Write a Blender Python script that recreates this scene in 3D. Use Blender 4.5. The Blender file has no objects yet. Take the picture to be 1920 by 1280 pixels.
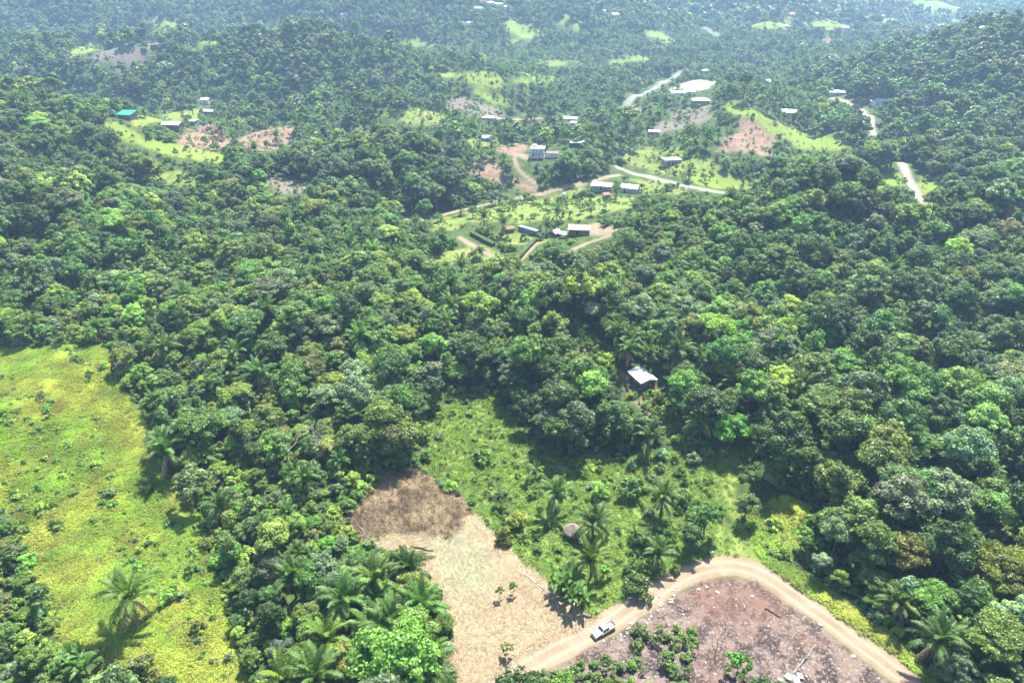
import bpy, math, random
import numpy as np
from mathutils import Vector, Matrix

# ---------------------------------------------------------------- camera, sky, sun, exposure
SC = bpy.context.scene
COL = SC.collection
CAM_H, FPX, PITCH = 120.0, 1280.0, math.radians(28.3)
cam_d = bpy.data.cameras.new('camera')
cam_d.sensor_width = 36.0
cam_d.lens = 24.0
cam_d.clip_start = 1.0
cam_d.clip_end = 30000.0
cam = bpy.data.objects.new('camera', cam_d)
cam.location = (0, 0, CAM_H)
cam.rotation_euler = (math.pi / 2 - PITCH, 0, 0)
COL.objects.link(cam)
SC.camera = cam

SUN_EL, SUN_AZ = math.radians(60), math.radians(22)      # azimuth from +Y towards +X
world = bpy.data.worlds.new('World')
SC.world = world
world.use_nodes = True
wn = world.node_tree
bg = wn.nodes['Background']
sky = wn.nodes.new('ShaderNodeTexSky')
sky.sky_type = 'NISHITA'
sky.sun_disc = False
sky.sun_elevation = SUN_EL
sky.sun_rotation = SUN_AZ
wn.links.new(sky.outputs[0], bg.inputs[0])
bg.inputs[1].default_value = 0.085
sun_d = bpy.data.lights.new('sun', 'SUN')
sun_d.energy = 5.0
sun_d.angle = math.radians(0.53)
sun_d.color = (1.0, 0.95, 0.86)
sun = bpy.data.objects.new('sun', sun_d)
to_sun = Vector((math.sin(SUN_AZ) * math.cos(SUN_EL), math.cos(SUN_AZ) * math.cos(SUN_EL), math.sin(SUN_EL)))
sun.rotation_euler = to_sun.to_track_quat('Z', 'Y').to_euler()
sun.location = (0, 0, 400)
COL.objects.link(sun)
SC.view_settings.view_transform = 'Standard'
SC.view_settings.look = 'None'
SC.view_settings.exposure = 1.85
SC.view_settings.gamma = 1.0
SC.view_settings.use_curve_mapping = False
cy = SC.cycles
cy.max_bounces = 3
cy.diffuse_bounces = 2
cy.glossy_bounces = 2
cy.transmission_bounces = 2
cy.volume_bounces = 0
cy.transparent_max_bounces = 4
cy.use_denoising = True
cy.use_adaptive_sampling = True
cy.adaptive_threshold = 0.03
cy.caustics_reflective = False
cy.caustics_refractive = False

RNG = np.random.default_rng(11)
random.seed(5)

# ---------------------------------------------------------------- small helpers
def tag(o, label=None, cat=None, group=None, kind=None):
    if label: o['label'] = label
    if cat: o['category'] = cat
    if group: o['group'] = group
    if kind: o['kind'] = kind
    return o

def empty(name, loc, rz=0.0, scale=1.0):
    o = bpy.data.objects.new(name, None)
    o.empty_display_size = 0.5
    o.location = loc
    o.rotation_euler = (0, 0, rz)
    o.scale = (scale,) * 3 if not hasattr(scale, '__len__') else scale
    COL.objects.link(o)
    return o

def obj(name, me, parent=None, link=True):
    o = bpy.data.objects.new(name, me)
    if link: COL.objects.link(o)
    if parent is not None: o.parent = parent
    return o

def mesh_np(name, V, Q=None, T=None, mats=(), midx=None, face_attr=None):
    """mesh from numpy arrays: V (n,3), Q quads (a,4), T tris (b,3)"""
    me = bpy.data.meshes.new(name)
    V = np.asarray(V, np.float32)
    Q = np.zeros((0, 4), np.int32) if Q is None else np.asarray(Q, np.int32).reshape(-1, 4)
    T = np.zeros((0, 3), np.int32) if T is None else np.asarray(T, np.int32).reshape(-1, 3)
    loops = np.concatenate([Q.ravel(), T.ravel()])
    starts = np.concatenate([np.arange(len(Q)) * 4, len(Q) * 4 + np.arange(len(T)) * 3])
    me.vertices.add(len(V)); me.vertices.foreach_set('co', V.ravel())
    me.loops.add(len(loops)); me.loops.foreach_set('vertex_index', loops.astype(np.int32))
    me.polygons.add(len(starts)); me.polygons.foreach_set('loop_start', starts.astype(np.int32))
    for m in mats: me.materials.append(m)
    if midx is not None: me.polygons.foreach_set('material_index', np.asarray(midx, np.int32))
    if face_attr is not None:
        a = me.attributes.new('lv', 'FLOAT', 'FACE'); a.data.foreach_set('value', np.asarray(face_attr, np.float32))
    me.update(calc_edges=True)
    return me

def norm(a):
    return a / np.maximum(np.linalg.norm(a, axis=-1, keepdims=True), 1e-9)

def smooth(a, b, x):
    t = np.clip((x - a) / (b - a), 0, 1)
    return t * t * (3 - 2 * t)

# ---------------------------------------------------------------- terrain heights
class Waves:
    def __init__(s, seed, lo, hi, n):
        r = np.random.default_rng(seed)
        wl = np.exp(r.uniform(math.log(lo), math.log(hi), n))
        an = r.uniform(0, 2 * math.pi, n)
        s.kx, s.ky = 2 * math.pi / wl * np.cos(an), 2 * math.pi / wl * np.sin(an)
        s.ph = r.uniform(0, 2 * math.pi, n)
        s.a = wl ** 0.5; s.a /= np.sqrt((s.a ** 2).sum() / 2)
    def __call__(s, x, y):
        z = np.zeros_like(x, float)
        for kx, ky, p, a in zip(s.kx, s.ky, s.ph, s.a): z += a * np.sin(kx * x + ky * y + p)
        return z
W_small, W_mid, W_big = Waves(1, 18, 60, 14), Waves(2, 70, 200, 14), Waves(3, 350, 1100, 14)
W_biome, W_biome2, W_tone = Waves(4, 25, 110, 16), Waves(5, 90, 420, 14), Waves(6, 8, 30, 14)

HILLS = [  # cx, cy, sx, sy, rot(deg), height
    (-172, 205, 50, 62, 0, 11), (-20, 238, 60, 30, 10, 9), (-12, 160, 16, 34, 5, -3),
    (60, 205, 26, 50, 25, 5), (145, 318, 60, 30, 0, 23), (210, 250, 60, 60, 0, 8),
    (545, 730, 112, 150, -8, 76), (330, 420, 60, 70, 0, 10), (-372, 455, 105, 56, 8, 56), (-250, 330, 90, 60, 0, 16),
    (-205, 815, 105, 58, 0, 54), (-450, 835, 125, 58, 0, 38), (-760, 900, 140, 90, 0, 60), (-30, 800, 34, 75, -28, 22),
    (-95, 600, 46, 32, 0, 20), (212, 660, 44, 110, -10, 24), (22, 528, 48, 32, 0, 11),
    (-130, 420, 70, 50, 0, 8), (330, 1150, 150, 120, 0, 12), (80, 1250, 120, 90, 0, 16), (-620, 1350, 190, 150, 0, 26)]
_hr = np.random.default_rng(21)
for _ in range(190):
    y_ = 1300 + 4600 * _hr.uniform() ** 1.3
    x_ = _hr.uniform(-0.95, 0.95) * (0.9 * y_ + 60)
    left = 1.0 if x_ < 0.06 * y_ else 0.62
    s_ = _hr.uniform(60, 165)
    HILLS.append((x_, y_, s_, s_ * _hr.uniform(.6, 1.3), _hr.uniform(0, 180), left * s_ * _hr.uniform(.4, .72)))

def terrain(x, y):
    x = np.asarray(x, float); y = np.asarray(y, float)
    d = np.hypot(x, y)
    z = 0.35 * W_small(x, y) * smooth(40, 120, d)
    z += W_mid(x, y) * (0.5 + 3.6 * smooth(170, 480, d))
    z += W_big(x, y) * (10 * smooth(900, 2200, d))
    for cx, cyy, sx, sy, rot, h in HILLS:
        c, s = math.cos(math.radians(rot)), math.sin(math.radians(rot))
        dx, dy = x - cx, y - cyy
        u, v = (dx * c + dy * s) / sx, (-dx * s + dy * c) / sy
        q = u * u + v * v
        z += np.where(q < 18, h * np.exp(-0.5 * np.minimum(q, 18)), 0)
    z += 330 * smooth(4800, 8200, d) * (1 + 0.22 * W_big(x * .7 + 300, y * .7)) 
    # the road, the burnt plot and the straw clearing lie on level ground
    flat = np.exp(-0.5 * (((x - 35) / 75) ** 2 + ((y - 85) / 38) ** 2) ** 2)
    return z * (1 - 0.85 * flat)

Y0, GROW, NR, NC, WID = 25.0, 0.0062, 965, 640, 0.75 * 1.28
def half_w(y): return WID * (0.88 * y + 57)
_ys = Y0 * np.exp(GROW * np.arange(NR))
_us = np.linspace(-1, 1, NC)
GY = np.repeat(_ys[:, None], NC, 1)
GX = half_w(GY) * _us[None, :]
GZ = terrain(GX, GY)

def gz(x, y):
    x = np.asarray(x, float); y = np.asarray(y, float)
    r = np.clip(np.log(np.maximum(y, Y0) / Y0) / GROW, 0, NR - 1.001)
    c = np.clip((x / half_w(y) + 1) * .5 * (NC - 1), 0, NC - 1.001)
    i, j = r.astype(int), c.astype(int)
    a, b = r - i, c - j
    return (GZ[i, j] * (1 - a) * (1 - b) + GZ[i + 1, j] * a * (1 - b) + GZ[i, j + 1] * (1 - a) * b + GZ[i + 1, j + 1] * a * b)

CP, SP = math.cos(PITCH), math.sin(PITCH)
_ts = np.exp(np.linspace(math.log(60), math.log(12000), 1800))
def ground_at(pts):
    """picture points (photo is 1920x1280) -> points on the terrain"""
    pts = np.asarray(pts, float).reshape(-1, 2)
    u = (pts[:, 0] - 960) / FPX; v = -(pts[:, 1] - 640) / FPX
    D = np.stack([u, CP + v * SP, -SP + v * CP], 1)
    P = D[:, None, :] * _ts[None, :, None]
    f = CAM_H + P[..., 2] - gz(P[..., 0], P[..., 1])
    k = np.argmax(f < 0, 1); k = np.where((f < 0).any(1), np.maximum(k, 1), len(_ts) - 1)
    n = np.arange(len(pts))
    f0, f1 = f[n, k - 1], f[n, k]
    w = np.clip(f0 / np.maximum(f0 - f1, 1e-6), 0, 1)
    t = _ts[k - 1] * (1 - w) + _ts[k] * w
    Q = D * t[:, None]
    return np.stack([Q[:, 0], Q[:, 1], gz(Q[:, 0], Q[:, 1])], 1)
def g1(px, py): return Vector(ground_at([(px, py)])[0])

def to_pix(x, y, z):
    dz = np.asarray(z) - CAM_H
    depth = y * CP - dz * SP
    up = y * SP + dz * CP
    depth = np.maximum(depth, 1e-3)
    return 960 + FPX * x / depth, 640 - FPX * up / depth, depth

# ---------------------------------------------------------------- land cover
def densify(p, step=14, closed=True):
    p = np.asarray(p, float); q = np.roll(p, -1, 0) if closed else p[1:]
    out = []
    for a, b in zip(p if closed else p[:-1], q):
        n = max(1, int(np.hypot(*(b - a)) / step))
        out += [a + (b - a) * i / n for i in range(n)]
    if not closed: out.append(p[-1])
    return np.array(out)

def pip(poly, X, Y):
    ins = np.zeros(X.shape, bool)
    xa, ya = poly[:, 0], poly[:, 1]; xb, yb = np.roll(xa, -1), np.roll(ya, -1)
    for x0, y0, x1, y1 in zip(xa, ya, xb, yb):
        if y0 == y1: continue
        c = (y0 > Y) != (y1 > Y)
        ins ^= c & (X < (x1 - x0) * (Y - y0) / (y1 - y0) + x0)
    return ins

def seg_dist(line, X, Y, closed):
    best = np.full(X.shape, 1e9)
    a = line; b = np.roll(line, -1, 0) if closed else line[1:]
    side = np.zeros(X.shape)
    for p, q in zip(a if closed else a[:-1], b):
        d = q - p; L2 = max(d @ d, 1e-9)
        t = np.clip(((X - p[0]) * d[0] + (Y - p[1]) * d[1]) / L2, 0, 1)
        ex, ey = X - p[0] - t * d[0], Y - p[1] - t * d[1]
        r = np.hypot(ex, ey)
        m = r < best
        best = np.where(m, r, best)
        side = np.where(m, np.sign(d[0] * ey - d[1] * ex), side)
    return best, side

# class channels: 0 pasture 1 lawn 2 straw 3 burnt 4 soil 5 pale dirt 6 asphalt 7 dry scrub
PATCHES = [  # name, channel, picture outline, edge softness factor, keep trees out of sight line
 ('pasture', 0, [(-160,655),(60,652),(200,650),(212,690),(228,730),(268,775),(280,850),(315,890),(350,925),(372,975),(385,1040),(425,1120),(432,1190),(470,1290),(480,1330),(160,1330),(205,1230),(120,1200),(95,1120),(60,1060),(40,985),(0,950),(-160,930)]),
 ('lawn', 1, [(862,742),(925,738),(965,790),(1005,835),(1040,870),(1120,852),(1180,858),(1240,850),(1330,840),(1352,870),(1352,930),(1360,990),(1350,1035),(1290,1062),(1215,1105),(1120,1160),(1060,1115),(990,1060),(930,1000),(885,955),(850,900),(808,880),(785,830),(800,790)]),
 ('grass_track', 1, [(1340,1062),(1362,1010),(1372,975),(1352,930),(1350,890),(1352,850),(1375,842),(1400,842),(1392,880),(1380,930),(1400,975),(1418,1020),(1450,1075)]),
 ('grassy_bank', 0, [(1440,1070),(1425,1030),(1400,985),(1412,950),(1470,930),(1510,950),(1490,1000),(1490,1060),(1560,1110),(1640,1170),(1720,1240),(1790,1300),(1750,1300),(1640,1210),(1530,1130)]),
 ('straw_clearing', 2, [(738,880),(790,885),(850,925),(882,962),(925,1005),(985,1065),(1040,1115),(1115,1158),(1105,1185),(1030,1225),(965,1262),(940,1300),(862,1300),(848,1230),(850,1170),(808,1100),(790,1040),(730,1030),(668,1000),(655,968),(690,920)]),
 ('burnt_plot', 3, [(1385,1082),(1440,1098),(1520,1150),(1600,1212),(1650,1255),(1695,1310),(930,1345),(955,1290),(1000,1256),(1060,1222),(1150,1180),(1215,1150),(1260,1115),(1320,1088)]),
 ('soil_slope', 4, [(1065,615),(1100,625),(1140,650),(1165,690),(1215,715),(1235,735),(1262,770),(1330,835),(1350,860),(1310,872),(1270,835),(1215,790),(1180,735),(1120,690),(1085,650)]),
 ('soil_glade', 4, [(1490,738),(1525,742),(1520,756),(1478,752)]),
 ('soil_glade', 4, [(1870,985),(1930,960),(1930,1000),(1880,1010)]),
 ('lawn', 1, [(868,398),(930,385),(1000,372),(1090,352),(1110,362),(1165,372),(1190,372),(1180,390),(1130,402),(1080,412),(1030,410),(975,420),(930,418),(880,420)]),
 ('lawn', 1, [(795,420),(868,400),(880,420),(870,432),(820,430)]),
 ('lawn', 1, [(1185,335),(1250,345),(1290,355),(1270,368),(1205,362)]),
 ('lawn', 1, [(840,470),(905,462),(935,478),(930,498),(860,498),(800,490)]),
 ('lawn', 1, [(930,436),(1000,430),(1030,450),(1000,462),(960,460),(935,452)]),
 ('rubble_yard', 5, [(1065,428),(1120,418),(1165,425),(1175,436),(1120,444),(1075,442)]),
 ('lawn', 1, [(1165,290),(1210,275),(1260,282),(1320,290),(1345,320),(1260,330),(1190,318)]),
 ('pasture', 0, [(1290,330),(1330,322),(1425,338),(1420,352),(1350,358),(1300,345)]),
 ('soil_plot', 4, [(1398,222),(1425,232),(1462,262),(1440,288),(1390,292),(1345,284),(1352,262),(1380,245)]),
 ('pasture', 0, [(1335,192),(1372,198),(1420,212),(1500,245),(1555,265),(1600,280),(1590,288),(1500,285),(1460,262),(1425,232),(1385,215)]),
 ('pasture', 0, [(1710,310),(1745,325),(1762,360),(1762,405),(1740,400),(1722,360)]),
 ('pasture', 0, [(1620,335),(1665,322),(1695,325),(1700,345),(1640,352),(1600,352)]),
 ('rubble_slope', 7, [(1240,225),(1275,205),(1310,198),(1345,205),(1340,225),(1300,235),(1260,245),(1240,245)]),
 ('gravel_lot', 8, [(1272,160),(1300,150),(1340,150),(1342,168),(1310,174),(1290,170)]),
 ('gravel_patch', 5, [(1158,206),(1180,202),(1205,204),(1203,212),(1160,213)]),
 ('soil_plot', 4, [(330,255),(350,243),(405,232),(412,238),(440,258),(425,272),(395,285),(360,278),(335,270)]),
 ('soil_plot', 4, [(440,262),(480,245),(500,232),(560,236),(575,250),(540,272),(500,285),(460,280)]),
 ('pasture', 0, [(248,226),(290,214),(345,205),(375,210),(372,222),(300,228),(255,238)]),
 ('pasture', 0, [(195,226),(260,250),(330,272),(400,284),(422,292),(415,304),(350,300),(270,280),(215,258)]),
 ('rubble_patch', 7, [(498,345),(515,330),(560,338),(608,356),(590,362),(530,362)]),
 ('dry_knoll', 1, [(298,330),(330,322),(372,330),(365,345),(310,345)]),
 ('dry_knoll', 1, [(715,208),(760,204),(820,212),(835,228),(760,232),(700,225)]),
 ('dry_slope', 7, [(830,190),(860,180),(905,195),(950,212),(940,222),(880,218),(840,210)]),
 ('pasture', 0, [(880,160),(905,170),(950,192),(1000,216),(985,218),(930,195),(890,175)]),
 ('pasture', 0, [(820,140),(860,134),(905,138),(965,148),(985,140),(1040,143),(1040,152),(980,158),(900,166),(850,150)]),
 ('soil_slope', 4, [(868,310),(900,296),(915,292),(935,325),(965,330),(990,345),(1005,356),(965,352),(930,338),(880,325)]),
 ('soil_yard', 4, [(930,278),(985,268),(1000,272),(995,285),(960,292)]),
 ('yard', 5, [(970,290),(1000,287),(1040,290),(1030,300),(985,302)]),
 ('lawn', 1, [(868,262),(905,258),(940,262),(930,275),(885,275)]),
 ('pasture', 0, [(500,40),(528,38),(532,55),(500,62)]), ('pasture', 0, [(345,80),(380,78),(405,84),(380,90),(345,88)]),
 ('pasture', 0, [(285,40),(320,36),(345,42),(330,52),(290,48)]), ('pasture', 0, [(125,95),(160,82),(205,80),(180,95),(140,105)]),
 ('pasture', 0, [(695,78),(740,78),(810,82),(810,88),(740,86)]), ('pasture', 0, [(955,40),(985,35),(1010,60),(990,78),(960,78)]),
 ('pasture', 0, [(1010,115),(1060,110),(1100,116),(1060,126),(1010,122)]), ('pasture', 0, [(1140,108),(1220,108),(1215,116),(1145,118)]),
 ('pasture', 0, [(1405,48),(1440,40),(1480,42),(1485,52),(1420,54)]), ('pasture', 0, [(1500,45),(1545,36),(1590,42),(1610,52),(1550,56)]),
 ('pasture', 0, [(1030,40),(1060,30),(1090,45),(1080,55),(1045,52)]), ('pasture', 0, [(1205,60),(1225,55),(1265,75),(1250,82),(1215,70)]),
 ('pasture', 0, [(1715,48),(1790,38),(1810,46),(1740,56)]), ('dry_slope', 7, [(160,110),(230,85),(300,80),(290,100),(200,128)]),
 ('soil_patch', 4, [(1540,75),(1560,68),(1570,78),(1548,84)]), ('soil_patch', 4, [(895,6),(925,2),(935,12),(905,16)]),
]
ROADS = [  # name, channel, half width in metres, picture line
 ('dirt_road', 5, 2.9, [(880,1345),(935,1283),(965,1262),(1045,1216),(1130,1176),(1200,1128),(1285,1076),(1330,1062),(1372,1058),(1420,1070),(1480,1110),(1560,1168),(1640,1228),(1720,1290),(1780,1340)]),
 ('dirt_road', 5, 2.2, [(750,406),(772,411),(800,412),(840,400),(900,386),(1000,366),(1060,352),(1110,340),(1160,328)]),
 ('dirt_road', 8, 2.4, [(1158,314),(1200,328),(1250,341),(1300,352),(1358,362)]),
 ('dirt_road', 8, 2.6, [(1688,304),(1702,332),(1716,358),(1727,378)]),
 ('dirt_road', 8, 2.6, [(1637,252),(1634,230),(1628,208),(1600,196),(1578,188),(1560,184)]),
 ('dirt_track', 5, 1.5, [(862,446),(900,468),(945,492)]),
 ('dirt_track', 5, 1.3, [(1010,452),(985,478),(970,492)]),
 ('dirt_track', 5, 1.3, [(1175,432),(1110,452),(1070,470)]),
 ('dirt_track', 5, 1.4, [(965,292),(965,315),(1005,345)]),
 ('dirt_road', 5, 2.6, [(920,222),(985,223),(1045,220),(1075,222)]),
 ('asphalt_road', 6, 4.0, [(1175,196),(1200,180),(1235,160),(1262,145),(1278,134)]),
 ('asphalt_road', 6, 4.5, [(1320,52),(1332,60),(1345,66)]),
]
NCH = 9
cov = np.zeros((NR, NC, NCH), np.float32)
face_id = np.zeros((NR, NC), np.int32)        # 0 = forest floor
road_u = np.zeros((NR, NC), np.float32)
names = ['ground']
jit = W_tone(GX, GY) * 0.35
_far = np.maximum(GY, 60)
patch_world = []
for nm, ch, outline in PATCHES:
    w = ground_at(densify(outline))[:, :2]
    patch_world.append((nm, ch, w))
    m = 4 + 0.004 * w[:, 1].max()
    box = (GX > w[:, 0].min() - m) & (GX < w[:, 0].max() + m) & (GY > w[:, 1].min() - m) & (GY < w[:, 1].max() + m)
    X, Y = GX[box], GY[box]
    d, _ = seg_dist(w, X, Y, True)
    sd = np.where(pip(w, X, Y), d, -d) + jit[box] * (0.6 + Y / 300) + W_biome(X * 1.6, Y * 1.6) * np.clip((Y - 230) / 90, 0, 5)
    soft = 0.5 + 0.004 * Y
    wt = smooth(-soft, soft, sd)
    for c in range(NCH): cov[..., c][box] *= (1 - wt)
    cov[..., ch][box] += wt
    names.append(nm)
    f = face_id[box]; f[sd > 0] = len(names) - 1; face_id[box] = f
road_world = []
near_road = np.zeros((NR, NC), bool)
for nm, ch, hw, line in ROADS:
    w = ground_at(densify(line, 10, False))[:, :2]
    for _ in range(3):
        w[1:-1] = .25 * w[:-2] + .5 * w[1:-1] + .25 * w[2:]
    road_world.append((nm, ch, hw, w))
    m = hw + 6
    box = (GX > w[:, 0].min() - m) & (GX < w[:, 0].max() + m) & (GY > w[:, 1].min() - m) & (GY < w[:, 1].max() + m)
    X, Y = GX[box], GY[box]
    d, s = seg_dist(w, X, Y, False)
    sd = hw - d + jit[box] * .5
    nr__ = near_road[box]; nr__ |= d < hw + (2.0 if w[:, 1].min() < 200 else 4.5); near_road[box] = nr__
    soft = 0.45 + 0.0015 * Y
    wt = smooth(-soft, soft, sd)
    for c in range(NCH): cov[..., c][box] *= (1 - wt)
    cov[..., ch][box] += wt
    ru = road_u[box]; ru[sd > -1.5] = (d * s / hw)[sd > -1.5]; road_u[box] = ru
    names.append(nm)
    f = face_id[box]; f[sd > 0] = len(names) - 1; face_id[box] = f

far_open = np.where(GY > 3100, smooth(.85, 1.25, W_big(GX * 1.6, GY * 1.6)), smooth(.95, 1.25, W_biome2(GX * .5, GY * .5) * .7 + W_big(GX * 2.2, GY * 2.2) * .8)) * (GY > 1350)
cov[..., 0] = np.maximum(cov[..., 0], far_open * (cov.sum(-1) < .3))
# picture mask of the open ground that no tree crown may cover
MW, MH = 960, 640
mx, my = np.meshgrid(np.arange(MW) * 2.0 + 1, np.arange(MH) * 2.0 + 1)
open_px = np.zeros((MH, MW), bool)
for nm, ch, outline in PATCHES:
    p = np.array(outline, float)
    b = (slice(max(0, int(p[:, 1].min() / 2) - 1), max(0, int(p[:, 1].max() / 2) + 2)), slice(max(0, int(p[:, 0].min() / 2) - 1), max(0, int(p[:, 0].max() / 2) + 2)))
    open_px[b] |= pip(p, mx[b], my[b])
for nm, ch, hw, line in ROADS:
    p = densify(line, 4, False)
    wpx = to_pix(*ground_at(p).T)[2]
    for (x, y), dp in zip(p, wpx):
        r = max(3.0, hw * FPX / dp * .8)
        i0, i1, j0, j1 = int((y - r * .6) / 2), int((y + r * .6) / 2) + 1, int((x - r) / 2), int((x + r) / 2) + 1
        open_px[max(i0, 0):max(i1, 0), max(j0, 0):max(j1, 0)] = True
def block(x0, y0, x1, y1):
    open_px[max(0, y0 // 2):y1 // 2, max(0, x0 // 2):x1 // 2] = True
def is_open_px(px, py):
    i = np.clip((py / 2).astype(int), 0, MH - 1); j = np.clip((px / 2).astype(int), 0, MW - 1)
    return open_px[i, j] & (px >= 0) & (px < 1920) & (py >= 0) & (py < 1280)

open_world = cov.sum(-1)
def sample_grid(A, x, y):
    r = np.clip(np.log(np.maximum(y, Y0) / Y0) / GROW + .5, 0, NR - 1).astype(int)
    c = np.clip((x / half_w(y) + 1) * .5 * (NC - 1) + .5, 0, NC - 1).astype(int)
    return A[r, c]

# ---------------------------------------------------------------- node helpers and materials
def new_mat(name):
    m = bpy.data.materials.new(name); m.use_nodes = True
    nt = m.node_tree; nt.nodes.clear()
    return m, nt
class NT:
    def __init__(s, nt): s.nt = nt
    def n(s, t, **kw):
        o = s.nt.nodes.new(t)
        for k, v in kw.items(): setattr(o, k, v)
        return o
    def set(s, sock, v):
        if hasattr(v, 'is_output'): s.nt.links.new(v, sock)
        elif isinstance(v, (tuple, list)) and len(v) == 3 and sock.type == 'RGBA': sock.default_value = (*v, 1)
        else: sock.default_value = v
    def mix(s, f, a, b, mode='MIX'):
        o = s.n('ShaderNodeMix', data_type='RGBA', blend_type=mode)
        s.set(o.inputs[0], f); s.set(o.inputs[6], a); s.set(o.inputs[7], b); return o.outputs[2]
    def math(s, op, a, b=0.0, clamp=False):
        o = s.n('ShaderNodeMath', operation=op, use_clamp=clamp)
        s.set(o.inputs[0], a); s.set(o.inputs[1], b); return o.outputs[0]
    def noise(s, vec, scale, detail=3, rough=.6, dist=0.0):
        o = s.n('ShaderNodeTexNoise'); s.set(o.inputs['Vector'], vec)
        o.inputs['Scale'].default_value = scale; o.inputs['Detail'].default_value = detail
        o.inputs['Roughness'].default_value = rough; o.inputs['Distortion'].default_value = dist
        return o.outputs[0]
    def ramp(s, f, lo, hi):
        o = s.n('ShaderNodeMapRange', interpolation_type='SMOOTHSTEP'); s.set(o.inputs[0], f)
        o.inputs[1].default_value = lo; o.inputs[2].default_value = hi; return o.outputs[0]
    def attr(s, name, kind='GEOMETRY'):
        return s.n('ShaderNodeAttribute', attribute_name=name, attribute_type=kind)
    def bump(s, h, strength, dist):
        o = s.n('ShaderNodeBump'); s.set(o.inputs['Height'], h)
        o.inputs['Strength'].default_value = strength; o.inputs['Distance'].default_value = dist; return o.outputs[0]
    def out(s, sh):
        o = s.n('ShaderNodeOutputMaterial'); s.nt.links.new(sh, o.inputs['Surface'])
    def principled(s, col, rough=.8, spec=.3, normal=None, metal=0.0):
        p = s.n('ShaderNodeBsdfPrincipled'); s.set(p.inputs['Base Color'], col); s.set(p.inputs['Roughness'], rough)
        s.set(p.inputs['Specular IOR Level'], spec); p.inputs['Metallic'].default_value = metal
        if normal is not None: s.set(p.inputs['Normal'], normal)
        return p.outputs[0]

def leaf_material(name, transl=0.33, rough=0.5, spec=0.4, var=0.62):
    m, nt = new_mat(name); k = NT(nt)
    t = k.attr('tint', 'INSTANCER').outputs['Color']
    lv = k.attr('lv').outputs['Fac']
    f = k.math('ADD', k.math('MULTIPLY', lv, 2 * var), 1 - var)
    c = k.mix(1.0, t, f, 'MULTIPLY')
    warm = k.mix(1.0, c, (1.12, 1.10, .78), 'MULTIPLY')
    c = k.mix(k.ramp(lv, .5, 1.0), c, warm)
    d = k.principled(c, rough, spec)
    tr = k.n('ShaderNodeBsdfTranslucent')
    k.set(tr.inputs[0], k.mix(1.0, c, (1.35, 1.4, .55), 'MULTIPLY'))
    mx_ = k.n('ShaderNodeMixShader'); mx_.inputs[0].default_value = transl
    nt.links.new(d, mx_.inputs[1]); nt.links.new(tr.outputs[0], mx_.inputs[2])
    k.out(mx_.outputs[0])
    return m

def plain(name, col, rough=.8, spec=.3, metal=0.0, vary=.25, scale=1.2, col2=None):
    m, nt = new_mat(name); k = NT(nt)
    co = k.n('ShaderNodeTexCoord').outputs['Object']
    f = k.noise(co, scale, 5, .65)
    c2 = col2 or tuple(v * (1 - vary * 1.6) for v in col)
    c = k.mix(k.ramp(f, .35, .7), c2, col)
    k.out(k.principled(c, rough, spec, None, metal))
    return m

M_leaf = leaf_material('leaf')
M_frond = leaf_material('palm_leaf', .34, .5, .25, .4)
M_grass = leaf_material('grass_blade', .35, .6, .2, .38)
M_dry = leaf_material('dry_stalk', .15, .7, .2, .5)
M_bark = plain('bark', (.20, .165, .125), .9, .2, vary=.4, scale=2.0)
M_bark_pale = plain('pale_bark', (.42, .39, .34), .9, .2, vary=.35, scale=2.0)
M_dead = plain('dead_wood', (.40, .37, .34), .9, .2, vary=.35, scale=2.0)
M_char = plain('charred_wood', (.05, .042, .038), .9, .2, vary=.4, scale=3.0)
M_palmtrunk = plain('palm_trunk', (.23, .19, .15), .95, .15, vary=.45, scale=4.0)
M_rock = plain('limestone', (.55, .52, .46), .9, .2, vary=.3, scale=3.0)

# the terrain material: which cover grows or lies where comes from the mesh attributes
M_ground, nt = new_mat('terrain'); k = NT(nt)
pos = k.n('ShaderNodeNewGeometry').outputs['Position']
n_f, n_m, n_l = k.noise(pos, 1.6, 4, .7), k.noise(pos, .22, 4, .65), k.noise(pos, .03, 4, .6)
n_x = k.noise(pos, 5.0, 3, .7)
a1 = k.attr('cov_a'); a2 = k.attr('cov_b'); a3 = k.attr('cov_c')
def chans(a):
    s_ = k.n('ShaderNodeSeparateColor'); nt.links.new(a.outputs['Color'], s_.inputs[0]); return s_.outputs
A, B, C_ = chans(a1), chans(a2), chans(a3)
floor_c = k.mix(k.ramp(n_m, .35, .7), (.035, .06, .016), (.07, .11, .028))
floor_c = k.mix(k.ramp(n_f, .6, .8), floor_c, (.10, .075, .045))
past = k.mix(k.ramp(n_m, .3, .72), (.12, .17, .028), (.19, .215, .042))
past = k.mix(k.math('MULTIPLY', k.ramp(n_f, .5, .75), .6), past, (.17, .15, .065))
past = k.mix(k.ramp(n_l, .35, .7), past, k.mix(.5, past, (.14, .26, .03)))
lawn = k.mix(k.ramp(n_m, .35, .7), (.10, .15, .03), (.19, .23, .055))
lawn = k.mix(k.math('MULTIPLY', k.ramp(n_f, .5, .72), .55), lawn, (.20, .17, .08))
lawn = k.mix(k.math('MULTIPLY', k.ramp(n_l, .55, .75), .6), lawn, (.27, .22, .11))
straw = k.mix(k.ramp(n_m, .3, .7), (0.208, 0.160, 0.112), (0.284, 0.228, 0.168))
straw = k.mix(k.ramp(n_f, .45, .75), straw, (0.216, 0.152, 0.100))
straw = k.mix(k.math('MULTIPLY', k.ramp(n_l, .52, .66), .55), straw, (0.264, 0.264, 0.176))
burnt = k.mix(k.ramp(n_m, .42, .58), (0.041, 0.032, 0.031), (0.153, 0.113, 0.095))
burnt = k.mix(k.math('MULTIPLY', k.ramp(n_f, .50, .66), .8), burnt, (0.270, 0.230, 0.203))
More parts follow.
